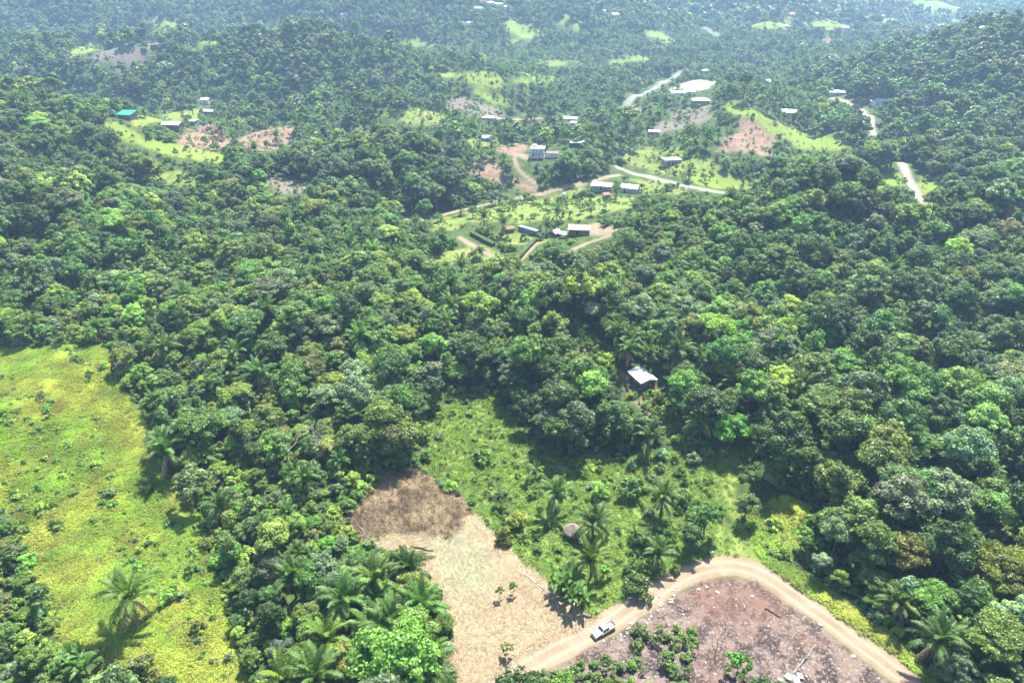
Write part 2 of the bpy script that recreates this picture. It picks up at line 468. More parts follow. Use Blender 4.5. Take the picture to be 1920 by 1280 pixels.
burnt = k.mix(k.math('MULTIPLY', k.ramp(n_l, .48, .68), .6), burnt, (0.144, 0.077, 0.054))
soil = k.mix(k.ramp(n_m, .35, .7), (0.156, 0.102, 0.070), (0.230, 0.164, 0.115))
soil = k.mix(k.math('MULTIPLY', k.ramp(n_f, .5, .75), .5), soil, (0.164, 0.139, 0.066))
ruA = k.attr('road_u').outputs['Fac']
ab = k.math('ABSOLUTE', k.math('ADD', ruA, k.math('MULTIPLY', k.math('SUBTRACT', n_m, .5), .35)))
rut = k.math('SUBTRACT', 1.0, k.math('MULTIPLY', k.math('ABSOLUTE', k.math('SUBTRACT', ab, .42)), 4.0), True)
dirt = k.mix(k.ramp(n_m, .3, .7), (0.196, 0.144, 0.096), (0.256, 0.200, 0.140))
dirt = k.mix(k.math('MULTIPLY', rut, .75), dirt, (0.312, 0.252, 0.184))
dirt = k.mix(k.math('MULTIPLY', k.ramp(n_f, .55, .8), .45), dirt, (0.184, 0.132, 0.084))
asph = k.mix(k.ramp(n_f, .35, .7), (0.176, 0.168, 0.160), (0.240, 0.228, 0.216))
scrub = k.mix(k.ramp(n_f, .35, .65), (0.085, 0.081, 0.051), (0.204, 0.174, 0.140))
c = k.mix(A[0], floor_c, past); c = k.mix(A[1], c, lawn); c = k.mix(A[2], c, straw)
c = k.mix(B[0], c, burnt); c = k.mix(B[1], c, soil); c = k.mix(B[2], c, dirt)
c = k.mix(C_[0], c, asph); c = k.mix(C_[1], c, scrub)
c = k.mix(C_[2], c, k.mix(k.ramp(n_f, .35, .7), (.25, .215, .165), (.36, .315, .25)))
hgt = k.math('ADD', k.math('MULTIPLY', n_f, .5), k.math('MULTIPLY', n_x, .25))
k.out(k.principled(c, .95, .12, k.bump(hgt, .8, .35)))

# ---------------------------------------------------------------- terrain objects, split along the cover borders
quad_r, quad_c = np.meshgrid(np.arange(NR - 1), np.arange(NC - 1), indexing='ij')
fid = face_id[:-1, :-1]
base = (quad_r * NC + quad_c)
quads_all = np.stack([base, base + 1, base + NC + 1, base + NC], -1)
flatV = np.stack([GX, GY, GZ], -1).reshape(-1, 3)
fcov = cov.reshape(-1, NCH); fru = road_u.ravel()
NICE = {'ground': 'ground'}
for i, nm in enumerate(names):
    sel = fid == i
    if not sel.any(): continue
    q = quads_all[sel]
    used, inv = np.unique(q, return_inverse=True)
    me = mesh_np(nm, flatV[used], inv.reshape(-1, 4), mats=[M_ground])
    for an, cols in (('cov_a', (0, 1, 2)), ('cov_b', (3, 4, 5)), ('cov_c', (6, 7, 8))):
        at_ = me.attributes.new(an, 'FLOAT_COLOR', 'POINT')
        arr = np.ones((len(used), 4), np.float32); arr[:, :3] = fcov[used][:, cols]
        at_.data.foreach_set('color', arr.ravel())
    at_ = me.attributes.new('road_u', 'FLOAT', 'POINT'); at_.data.foreach_set('value', fru[used])
    me.polygons.foreach_set('use_smooth', np.ones(len(q), bool))
    tag(obj(nm, me), kind='structure')

# ---------------------------------------------------------------- plant shapes
def tube_arr(path, radii, sides=5):
    path = np.asarray(path, float); n = len(path)
    d = norm(np.gradient(path, axis=0))
    ref = np.where(np.abs(d[:, 2:3]) > .9, np.array([[1., 0, 0]]), np.array([[0, 0, 1.]]))
    a = norm(np.cross(d, ref)); b = np.cross(d, a)
    an = np.arange(sides) * 2 * math.pi / sides
    r = np.asarray(radii, float)[:, None, None]
    V = path[:, None, :] + r * (np.cos(an)[None, :, None] * a[:, None, :] + np.sin(an)[None, :, None] * b[:, None, :])
    i, j = np.meshgrid(np.arange(n - 1), np.arange(sides), indexing='ij')
    j2 = (j + 1) % sides
    Q = np.stack([i * sides + j, i * sides + j2, (i + 1) * sides + j2, (i + 1) * sides + j], -1).reshape(-1, 4)
    return V.reshape(-1, 3), Q
class Geo:
    def __init__(s): s.V, s.Q, s.L, s.M, s.n = [], [], [], [], 0
    def add(s, V, Q, lv=None, m=0):
        s.V.append(V); s.Q.append(np.asarray(Q) + s.n); s.n += len(V)
        s.L.append(np.full(len(Q), .5) if lv is None else lv); s.M.append(np.full(len(Q), m))
    def mesh(s, name, mats):
        return mesh_np(name, np.concatenate(s.V), np.concatenate(s.Q), None, mats, np.concatenate(s.M), np.concatenate(s.L))

def sphere_dirs(r, n, zmin=-1.0):
    z = r.uniform(zmin, 1, n); a = r.uniform(0, 2 * math.pi, n); s = np.sqrt(1 - z * z)
    return np.stack([s * np.cos(a), s * np.sin(a), z], 1)

def leaves(r, C, N, size, aspect=.62, fold=.12):
    n = len(C)
    N = norm(N); t = norm(np.cross(N, r.normal(size=(n, 3)))); b = np.cross(N, t)
    s = size[:, None]
    V = np.stack([C - t * s, C - b * s * aspect + N * s * fold, C + t * s, C + b * s * aspect + N * s * fold], 1).reshape(-1, 3)
    Q = np.arange(n * 4).reshape(-1, 4)
    return V, Q

def crown_geo(seed, R, Hc, z0, shape='round', nl=16, nsub=7, nleaf=4000, leaf=.42):
    r = np.random.default_rng(seed)
    u = np.sqrt(r.uniform(0.0, 1, nl)); u[0] = .05; u[1] = .22; an = np.arange(nl) * 2.399963 + r.uniform(0, .8, nl)
    rad = R * .72 * u * r.uniform(.8, 1.15, nl)
    if shape == 'round':
        z = z0 + Hc * (.18 + .58 * np.sqrt(np.maximum(0, 1 - (u * .95) ** 2)) + r.uniform(-.12, .08, nl)); lr = R * r.uniform(.26, .42, nl); sq = .8
    elif shape == 'umbrella':
        z = z0 + Hc * (.55 + .3 * (1 - u ** 2) + r.uniform(-.22, .1, nl)); lr = R * r.uniform(.2, .34, nl); sq = .38
    elif shape == 'column':
        z = z0 + Hc * r.uniform(.05, .9, nl); rad *= .8; lr = R * r.uniform(.4, .62, nl); sq = 1.0
    elif shape == 'open':
        z = z0 + Hc * (.25 + .6 * (1 - u ** 1.5) + r.uniform(-.15, .12, nl)); lr = R * r.uniform(.18, .3, nl); sq = .6; rad *= 1.15
    else:  # mound
        z = z0 + Hc * (.05 + .6 * np.sqrt(np.maximum(0, 1 - u ** 2)) + r.uniform(-.1, .1, nl)); lr = R * r.uniform(.25, .4, nl); sq = .85
    L = np.stack([rad * np.cos(an), rad * np.sin(an), z], 1)
    S = np.repeat(np.arange(nl), nsub)
    sd = sphere_dirs(r, nl * nsub, -.45)
    sc_ = L[S] + sd * (lr[S] * r.uniform(.55, .85, len(S)))[:, None] * np.array([1, 1, sq])
    sr = lr[S] * r.uniform(.3, .55, len(S))
    w = sr ** 2; w /= w.sum()
    I = r.choice(len(S), nleaf, p=w)
    dd = sphere_dirs(r, nleaf, -.5)
    C = sc_[I] + dd * (sr[I] * r.uniform(.45, 1.3, nleaf))[:, None] * np.array([1, 1, max(sq, .55)])
    N = dd * .75 + sd[I] * .3 + np.array([0, 0, .4]) + r.normal(size=(nleaf, 3)) * .5
    V, Q = leaves(r, C, N, leaf * r.uniform(.6, 1.3, nleaf))
    subl = r.uniform(0, 1, len(S))
    return V, Q, np.clip(.55 * subl[I] + .45 * r.uniform(0, 1, nleaf), 0, 1), L

def trunk_geo(seed, h, r0, L, nlimb=7, lean=.05):
    r = np.random.default_rng(seed)
    g = Geo()
    p = np.zeros((6, 3)); p[:, 2] = np.linspace(-.6, h, 6); p[:, :2] = np.cumsum(r.normal(0, lean * h / 6, (6, 2)), 0)
    g.add(*tube_arr(p, r0 * np.linspace(1.15, .6, 6), 6))
    for i in r.permutation(len(L))[:nlimb]:
        a = p[-1] + (p[-2] - p[-1]) * r.uniform(0, 1.2); b = L[i]; mid = .5 * (a + b) + np.array([0, 0, -.12]) * np.linalg.norm(b - a)
        t = np.linspace(0, 1, 5)[:, None]
        q = (1 - t) ** 2 * a + 2 * t * (1 - t) * mid + t * t * b
        g.add(*tube_arr(q, r0 * np.linspace(.5, .1, 5), 4))
    return g

TREE_KINDS = {}    # kind -> list of (trunk mesh, crown mesh, joined mesh, R, H)
def make_kind(kind, n, R, H, shape, nl, nleaf, leaf, trunk_h, bark=None, seed=0, nsub=7, r0=.28):
    out = []
    for i in range(n):
        r = np.random.default_rng(seed + i * 17)
        Ri, Hi = R * r.uniform(.88, 1.15), H * r.uniform(.9, 1.12)
        th = Hi * trunk_h
        V, Q, lv, L = crown_geo(seed + i, Ri, Hi - th, th, shape, nl, nsub, nleaf, leaf)
        tg = trunk_geo(seed + 90 + i, th + .15 * (Hi - th), r0, L)
        bm = bark or M_bark
        g = Geo(); g.add(V, Q, lv)
        cm = g.mesh(kind + '_crown', [M_leaf])
        tm = tg.mesh(kind + '_trunk', [bm])
        j = Geo(); j.add(V, Q, lv, 0)
        for a, b in zip(tg.V, tg.Q): j.V.append(a); j.Q.append(b + len(V)); j.n += len(a); j.L.append(np.full(len(b), .5)); j.M.append(np.full(len(b), 1))
        jm = j.mesh(kind, [M_leaf, bm])
        out.append((tm, cm, jm, Ri, Hi))
    TREE_KINDS[kind] = out
make_kind('round', 5, 4.4, 11.5, 'round', 18, 8600, .26, .28, seed=100)
make_kind('tall', 4, 4.8, 15.5, 'round', 22, 9800, .28, .38, seed=200, r0=.34)
make_kind('umbrella', 4, 5.6, 11.5, 'umbrella', 26, 9500, .23, .5, seed=300, r0=.34)
make_kind('open', 3, 4.0, 11.0, 'open', 18, 2600, .38, .45, M_bark_pale, seed=400, r0=.17)
make_kind('column', 3, 2.5, 11.0, 'column', 16, 5200, .26, .1, seed=500, r0=.2)
make_kind('bush', 5, 2.2, 3.0, 'mound', 12, 2200, .2, .05, seed=600, r0=.09)
make_kind('mid', 6, 4.6, 11.5, 'round', 13, 1100, .75, .2, seed=700, nsub=6)
make_kind('midtall', 4, 5.0, 15.0, 'umbrella', 13, 1100, .72, .25, seed=760, nsub=6)
make_kind('far', 5, 5.4, 12.0, 'round', 9, 240, 1.5, .1, seed=800, nsub=5)
def clump_mesh(seed, n=26, rad=34, q=60, leaf=3.6):
    r = np.random.default_rng(seed); g = Geo()
    for i in range(n):
        a, d = r.uniform(0, 6.28), rad * math.sqrt(r.uniform())
        h = r.uniform(10, 18)
        V, Q, lv, _ = crown_geo(seed * 50 + i, r.uniform(5, 9), h, -2, 'round', 6, 4, q, leaf)
        g.add(V + np.array([d * math.cos(a), d * math.sin(a), 0]), Q, np.clip(lv * .6 + r.uniform(-.2, .45), 0, 1))
    return g.mesh('far_wood', [M_leaf])
CLUMPS = [clump_mesh(s) for s in (1, 2, 3)]

# ---- palms
def frond_geo(seed, Lf, rise, droop, nl=20, wid=1.05, dead=False):
    """feather leaf: arching midrib along +x from the origin, leaflets on both sides"""
    r = np.random.default_rng(seed)
    n = 12; t = np.linspace(0, 1, n)
    ang = rise - droop * t ** 1.6
    step = Lf / (n - 1)
    P = np.zeros((n, 3))
    P[1:, 0] = np.cumsum(np.cos(ang[:-1]) * step); P[1:, 2] = np.cumsum(np.sin(ang[:-1]) * step)
    P[:, 1] = .25 * Lf * .12 * t ** 2 * r.normal()
    g = Geo()
    V, Q = tube_arr(P, .07 * np.linspace(1, .25, n), 3)
    g.add(V, Q, np.full(len(Q), .9))
    s = np.linspace(.1, .985, nl)
    c = np.stack([np.interp(s, t, P[:, k_]) for k_ in range(3)], 1)
    tan = norm(np.stack([np.cos(rise - droop * s ** 1.6), 0 * s, np.sin(rise - droop * s ** 1.6)], 1))
    nor = np.stack([-tan[:, 2], 0 * s, tan[:, 0]], 1)
    prof = wid * (.45 + .75 * np.sin(np.clip(s * 1.05, 0, 1) * math.pi) ** .7)
    for sg in (-1, 1):
        up = .12 if not dead else -.5
        d = norm(tan * .55 + np.array([0, sg, 0]) * .85 + nor * (up + r.normal(0, .18, nl))[:, None])
        ln = (prof * r.uniform(.8, 1.15, nl))[:, None]
        hw = Lf / nl * .86
        side = tan * hw
        tip = c + d * ln - np.array([0, 0, 1]) * (ln * (.42 if not dead else .5))
        midp = c + d * ln * .55
        Vv = np.stack([c - side * .5, c + side * .5, midp + side * .55, midp - side * .55], 1).reshape(-1, 3)
        g.add(Vv, np.arange(nl * 4).reshape(-1, 4), r.uniform(.15, .85, nl))
        Vv = np.stack([midp - side * .55, midp + side * .55, tip + side * .12, tip - side * .12], 1).reshape(-1, 3)
        g.add(Vv, np.arange(nl * 4).reshape(-1, 4), r.uniform(.15, .85, nl))
    return g
FROND_SPEC = [(1.48, .8), (1.36, 1.4), (1.15, 1.8), (.9, 2.0), (.55, 2.0), (-.75, .75)]
def frond_set(Lf, nl, wid):
    gs = [frond_geo(40 + i, Lf * (1.0 if i < 5 else .75), a, b, nl, wid, i == 5) for i, (a, b) in enumerate(FROND_SPEC)]
    return gs
F_near = frond_set(7.6, 24, .95)
M_deadfrond = leaf_material('dead_frond', .12, .8, .15, .4)
FROND_MESH = [g.mesh('frond', [M_frond if i < 5 else M_deadfrond]) for i, g in enumerate(F_near)]
FROND_PLAN = [(0, 4), (1, 5), (2, 6), (3, 5), (4, 3), (5, 4)]
def frond_list(seed, plan=FROND_PLAN):
    r = np.random.default_rng(seed); out = []
    for k_, n in plan:
        a0 = r.uniform(0, 6.28)
        for i in range(n): out.append((k_, a0 + i * 6.283 / n + r.normal(0, .22), r.normal(0, .1), r.uniform(.85, 1.12)))
    return out
def palm_trunk_geo(seed, h, r0=.33):
    r = np.random.default_rng(seed)
    n = 9; p = np.zeros((n, 3)); p[:, 2] = np.linspace(-.5, h, n); p[:, 0] = np.linspace(0, 1, n) ** 2 * r.normal(0, .4); p[:, 1] = np.linspace(0, 1, n) ** 2 * r.normal(0, .4)
    rad = r0 * (1.15 - .35 * np.linspace(0, 1, n)); rad[-2:] *= (1.35, 1.25); rad[1:-2:2] *= 1.07
    g = Geo(); g.add(*tube_arr(p, rad, 8))
    for a in range(10):     # old leaf bases left on the upper trunk
        an = a * 2.4; z = h * r.uniform(.72, 1.0); b = np.interp(z, p[:, 2], p[:, 0]), np.interp(z, p[:, 2], p[:, 1])
        q = np.array([[b[0], b[1], z], [b[0] + .45 * math.cos(an), b[1] + .45 * math.sin(an), z + .6]])
        g.add(*tube_arr(q, [.12, .05], 4))
    return g, p[-1]
def palm_crown_geo(seed, Lf=7.0, nl=11, wid=1.1, plan=((0, 4), (1, 6), (2, 5), (3, 4), (4, 2))):
    gs = frond_set(Lf, nl, wid); g = Geo()
    for k_, az, tilt, s in frond_list(seed, plan):
        c, s_ = math.cos(az), math.sin(az); R = np.array([[c, -s_, 0], [s_, c, 0], [0, 0, 1]])
        for V, Q, L in zip(gs[k_].V, gs[k_].Q, gs[k_].L): 
            g.V.append((V * s) @ R.T); g.Q.append(Q - 0); g.L.append(L); g.M.append(np.zeros(len(Q)))
    # re-index: the pieces above carry their own offsets
    return g
def rebuild(pieces, mats, name, off=None):
    """join a list of (V,Q,L,m)"""
    V, Q, L, M, n = [], [], [], [], 0
    for v, q, l, m in pieces:
        V.append(v); Q.append(q - q.min() + n if len(q) else q); n += len(v); L.append(l); M.append(np.full(len(q), m))
    return mesh_np(name, np.concatenate(V), np.concatenate(Q), None, mats, np.concatenate(M), np.concatenate(L))
PALMS = []     # (trunk mesh, crown mesh, joined mesh, top, height)
for i in range(4):
    h = (4.5, 6.0, 7.5, 5.2)[i]
    tg, top = palm_trunk_geo(70 + i, h)
    cg = palm_crown_geo(170 + i)
    cp = [(v, q, l, 0) for v, q, l in zip(cg.V, cg.Q, cg.L)]
    tp = [(v, q, l, 1) for v, q, l in zip(tg.V, tg.Q, tg.L)]
    cmesh = rebuild(cp, [M_frond], 'palm_crown')
    tmesh = tg.mesh('palm_trunk', [M_palmtrunk])
    jm = rebuild([(v + top, q, l, 0) for v, q, l, _ in cp] + tp, [M_frond, M_palmtrunk], 'palm')
    PALMS.append((tmesh, cmesh, jm, top, h))
PALM_FAR = []
for i in range(3):
    cg = palm_crown_geo(270 + i, 7.0, 6, 1.5, ((0, 3), (1, 4), (2, 4), (3, 4)))
    tg, top = palm_trunk_geo(80 + i, 4.0)
    PALM_FAR.append(rebuild([(v + top, q, l, 0) for v, q, l in zip(cg.V, cg.Q, cg.L)] + [(tg.V[0], tg.Q[0], tg.L[0], 1)], [M_frond, M_palmtrunk], 'palm'))

# ---- banana plants: broad leaves on a short stem
def banana_leaf_geo(seed, Lf=2.6, rise=1.2, droop=1.5):
    n = 8; t = np.linspace(0, 1, n); r = np.random.default_rng(seed)
    ang = rise - droop * t ** 1.3; P = np.zeros((n, 3)); st = Lf / (n - 1)
    P[1:, 0] = np.cumsum(np.cos(ang[:-1]) * st); P[1:, 2] = np.cumsum(np.sin(ang[:-1]) * st)
    w = .36 * np.sin(np.clip(t * .95 + .05, 0, 1) * math.pi) ** .55
    g = Geo()
    for sg in (-1, 1):
        E_ = P + np.stack([0 * w, sg * w, .28 * w + r.normal(0, .05, n)], 1)
        V = np.concatenate([P, E_]); i = np.arange(n - 1)
        g.add(V, np.stack([i, i + 1, i + 1 + n, i + n], 1), r.uniform(.2, .9, n - 1))
    return g
BAN_LEAF = [banana_leaf_geo(i, 2.7, a, b).mesh('banana_leaf', [M_frond]) for i, (a, b) in enumerate([(1.4, .7), (1.15, 1.4), (.8, 1.7)])]
BAN_STEM = Geo(); BAN_STEM.add(*tube_arr([[0, 0, -.3], [0, 0, 1.2], [.05, .02, 2.2]], [.2, .16, .09], 6)); BAN_STEM = BAN_STEM.mesh('banana_stem', [plain('banana_stem', (.22, .25, .10), .8)])

# ---- bare trees
def bare_tree_geo(seed, h, r0, depth=4, spread=.75):
    r = np.random.default_rng(seed); g = Geo()
    def grow(p, d, ln, rad, dep):
        n = 4; q = [p]; dd = d
        for _ in range(n - 1):
            dd = norm(dd + r.normal(0, .14, 3)); q.append(q[-1] + dd * ln / (n - 1))
        g.add(*tube_arr(np.array(q), np.linspace(rad, rad * .6, n), 4))
        if dep > 0:
            for _ in range(3 if dep > 1 else 2):
                nd = norm(dd + r.normal(0, spread, 3) + np.array([0, 0, .12])); grow(q[-1], nd, ln * r.uniform(.55, .85), rad * .6, dep - 1)
    grow(np.array([0, 0, -.3]), np.array([0, 0, 1.]), h * .38, r0, depth)
    return g

# ---- grass tufts, weeds, straw
def tuft_mesh(seed, n=26, h=.75, rad=.55, mat=None, name='grass', flat=False, w=.07):
    r = np.random.default_rng(seed)
    a = r.uniform(0, 6.28, n); d = rad * np.sqrt(r.uniform(0, 1, n))
    B = np.stack([d * np.cos(a), d * np.sin(a), np.full(n, -.05)], 1)
    out = np.stack([np.cos(a), np.sin(a), 0 * a], 1) * r.uniform(.1, .6, n)[:, None] + r.normal(0, .25, (n, 3)) * np.array([1, 1, 0])
    hh = h * r.uniform(.55, 1.15, n)
    if flat: out *= 2.2; hh *= .16
    side = norm(np.cross(out, np.array([0, 0, 1.]))) * (w * r.uniform(.7, 1.5, n))[:, None]
    m1 = B + out * .35 * h + np.stack([0 * a, 0 * a, hh * .75], 1); t1 = B + out * h + np.stack([0 * a, 0 * a, hh * (.8 if not flat else .9)], 1)
    V = np.stack([B - side, B + side, m1 + side, m1 - side, m1 - side, m1 + side, t1 + side * .2, t1 - side * .2], 1).reshape(-1, 3)
    Q = np.arange(n * 8).reshape(-1, 4)
    return mesh_np(name, V, Q, None, [mat], None, np.repeat(r.uniform(0, 1, n), 2))
TUFTS = [tuft_mesh(i, 46, .8, .75, M_grass, w=.04) for i in range(4)]
WEEDS = []
for i in range(4):
    V, Q, lv, L = crown_geo(950 + i, .8, 1.0, 0, 'mound', 7, 5, 240, .16)
    WEEDS.append(mesh_np('weed', V, Q, None, [M_leaf], None, lv))
STRAW = [tuft_mesh(30 + i, 16, 1.4, .7, M_dry, 'straw', True, .03) for i in range(3)]
TWIGS = [tuft_mesh(50 + i, 22, 1.5, .8, M_dry, 'twigs', False, .025) for i in range(3)]

# ---------------------------------------------------------------- instanced ground cover and far forest
def stuff(name, meshes, pts, rotz, scl, tint, label, cat, pick=None, tilt=0.0):
    n = len(pts)
    if n == 0: return
    me = mesh_np(name, pts)
    def put(nm, ty, key, arr):
        a = me.attributes.new(nm, ty, 'POINT'); a.data.foreach_set(key, np.ascontiguousarray(arr).ravel())
    rot = np.zeros((n, 3), np.float32); rot[:, 2] = rotz
    if tilt: rot[:, :2] = RNG.normal(0, tilt, (n, 2))
    s3 = np.asarray(scl, np.float32); s3 = np.repeat(s3[:, None], 3, 1) if s3.ndim == 1 else s3
    t4 = np.ones((n, 4), np.float32); t4[:, :3] = tint
    put('rot', 'FLOAT_VECTOR', 'vector', rot); put('scl', 'FLOAT_VECTOR', 'vector', s3); put('tint', 'FLOAT_COLOR', 'color', t4)
    put('pick', 'INT', 'value', (RNG.integers(0, len(meshes), n) if pick is None else pick).astype(np.int32))
    o = obj(name, me)
    ng = bpy.data.node_groups.new(name, 'GeometryNodeTree')
    ng.interface.new_socket('Geometry', in_out='INPUT', socket_type='NodeSocketGeometry')
    ng.interface.new_socket('Geometry', in_out='OUTPUT', socket_type='NodeSocketGeometry')
    gi, go = ng.nodes.new('NodeGroupInput'), ng.nodes.new('NodeGroupOutput')
    iop = ng.nodes.new('GeometryNodeInstanceOnPoints'); jn = ng.nodes.new('GeometryNodeJoinGeometry')
    for m in meshes:
        src = bpy.data.objects.new(name + '_shape', m)
        oi = ng.nodes.new('GeometryNodeObjectInfo'); oi.inputs['Object'].default_value = src; oi.inputs['As Instance'].default_value = True
        ng.links.new(oi.outputs['Geometry'], jn.inputs[0])
    def named(nm, ty):
        a = ng.nodes.new('GeometryNodeInputNamedAttribute'); a.data_type = ty; a.inputs['Name'].default_value = nm; return a.outputs['Attribute']
    ng.links.new(gi.outputs[0], iop.inputs['Points']); ng.links.new(jn.outputs[0], iop.inputs['Instance'])
    iop.inputs['Pick Instance'].default_value = True
    ng.links.new(named('pick', 'INT'), iop.inputs['Instance Index'])
    ng.links.new(named('rot', 'FLOAT_VECTOR'), iop.inputs['Rotation'])
    ng.links.new(named('scl', 'FLOAT_VECTOR'), iop.inputs['Scale'])
    ng.links.new(iop.outputs[0], go.inputs[0])
    md = o.modifiers.new('scatter', 'NODES'); md.node_group = ng
    tag(o, label, cat, kind='stuff')
    return o

# ---------------------------------------------------------------- hard-surface builder
import bmesh
class MB:
    def __init__(s): s.V, s.F = [], []
    def hexa(s, p):          # 8 corners: bottom 4 counter-clockwise, top 4
        n = len(s.V); s.V += [tuple(q) for q in p]
        s.F += [tuple(n + i for i in f) for f in ((3, 2, 1, 0), (4, 5, 6, 7), (0, 1, 5, 4), (1, 2, 6, 5), (2, 3, 7, 6), (3, 0, 4, 7))]
    def box(s, x0, x1, y0, y1, z0, z1, tx=0, ty=0):
        s.hexa([(x0, y0, z0), (x1, y0, z0), (x1, y1, z0), (x0, y1, z0), (x0 + tx, y0 + ty, z1), (x1 - tx, y0 + ty, z1), (x1 - tx, y1 - ty, z1), (x0 + tx, y1 - ty, z1)])
    def poly(s, pts, faces):
        n = len(s.V); s.V += [tuple(q) for q in pts]; s.F += [tuple(n + i for i in f) for f in faces]
    def tube(s, path, radii, sides=6, caps=True):
        V, Q = tube_arr(np.array(path, float), radii, sides); n = len(s.V)
        s.V += [tuple(v) for v in V]; s.F += [tuple(int(i) + n for i in q) for q in Q]
        if caps:
            s.F.append(tuple(n + i for i in range(sides))[::-1]); s.F.append(tuple(n + len(V) - sides + i for i in range(sides)))
    def build(s, name, mat, parent=None, bevel=0.0, segs=2, smooth_=False, mat_tf=None):
        me = bpy.data.meshes.new(name); me.from_pydata(s.V, [], s.F)
        bm = bmesh.new(); bm.from_mesh(me)
        bmesh.ops.recalc_face_normals(bm, faces=bm.faces)
        if bevel: bmesh.ops.bevel(bm, geom=bm.edges[:], offset=bevel, segments=segs, affect='EDGES', profile=.6)
        bm.to_mesh(me); bm.free()
        me.materials.append(mat)
        if smooth_:
            for p in me.polygons: p.use_smooth = True
        return obj(name, me, parent)

M_white = plain('white_paint', (.78, .77, .75), .5, .4, vary=.08, scale=.8)
M_zinc = plain('bright_zinc_sheet', (.80, .80, .80), .35, .5, vary=.12, scale=.9)
M_zinc_old = plain('weathered_zinc_sheet', (.52, .52, .52), .5, .4, vary=.25, scale=.9)
M_rust = plain('rusty_sheet', (.36, .20, .12), .8, .3, vary=.35, scale=.8, col2=(.50, .42, .34))
M_brownroof = plain('brown_sheet', (.27, .17, .14), .7, .3)
M_redroof = plain('red_sheet', (.55, .07, .05), .6, .3)
M_greenroof = plain('green_sheet', (.03, .33, .20), .5, .4)
M_block = plain('concrete_block', (.38, .36, .34), .9, .2, vary=.25)
M_slab = plain('concrete_slab', (.52, .50, .47), .9, .2, vary=.25)
M_wood = plain('grey_boards', (.24, .20, .17), .9, .2, vary=.3, scale=3)
M_pinkwall = plain('pinkish_wall', (.45, .30, .26), .85, .2)
M_cream = plain('cream_wall', (.68, .64, .56), .8, .2, vary=.15)
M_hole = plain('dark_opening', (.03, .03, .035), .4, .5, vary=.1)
M_glass = plain('window_glass', (.05, .06, .08), .1, .6, vary=.1)
M_thatch = plain('thatch', (.30, .25, .20), .95, .1, vary=.4, scale=6)
M_blue = plain('blue_tarpaulin', (.03, .22, .55), .5, .4, vary=.3, col2=(.35, .55, .75))
M_container = plain('blue_grey_steel', (.16, .22, .29), .5, .4, vary=.25)
M_tyre = plain('tyre_rubber', (.03, .03, .03), .9, .2)
M_rim = plain('wheel_rim', (.45, .45, .46), .35, .5, metal=.6)
M_carpaint = plain('white_car_paint', (.82, .82, .82), .25, .6, vary=.03)
M_liner = plain('black_plastic', (.035, .035, .038), .6, .4)
M_bedfloor = plain('dusty_bed_floor', (.24, .23, .22), .8, .2)
M_lamp = plain('lamp_lens', (.7, .7, .66), .15, .6, vary=.05)
M_redlens = plain('red_lens', (.45, .02, .02), .2, .6)

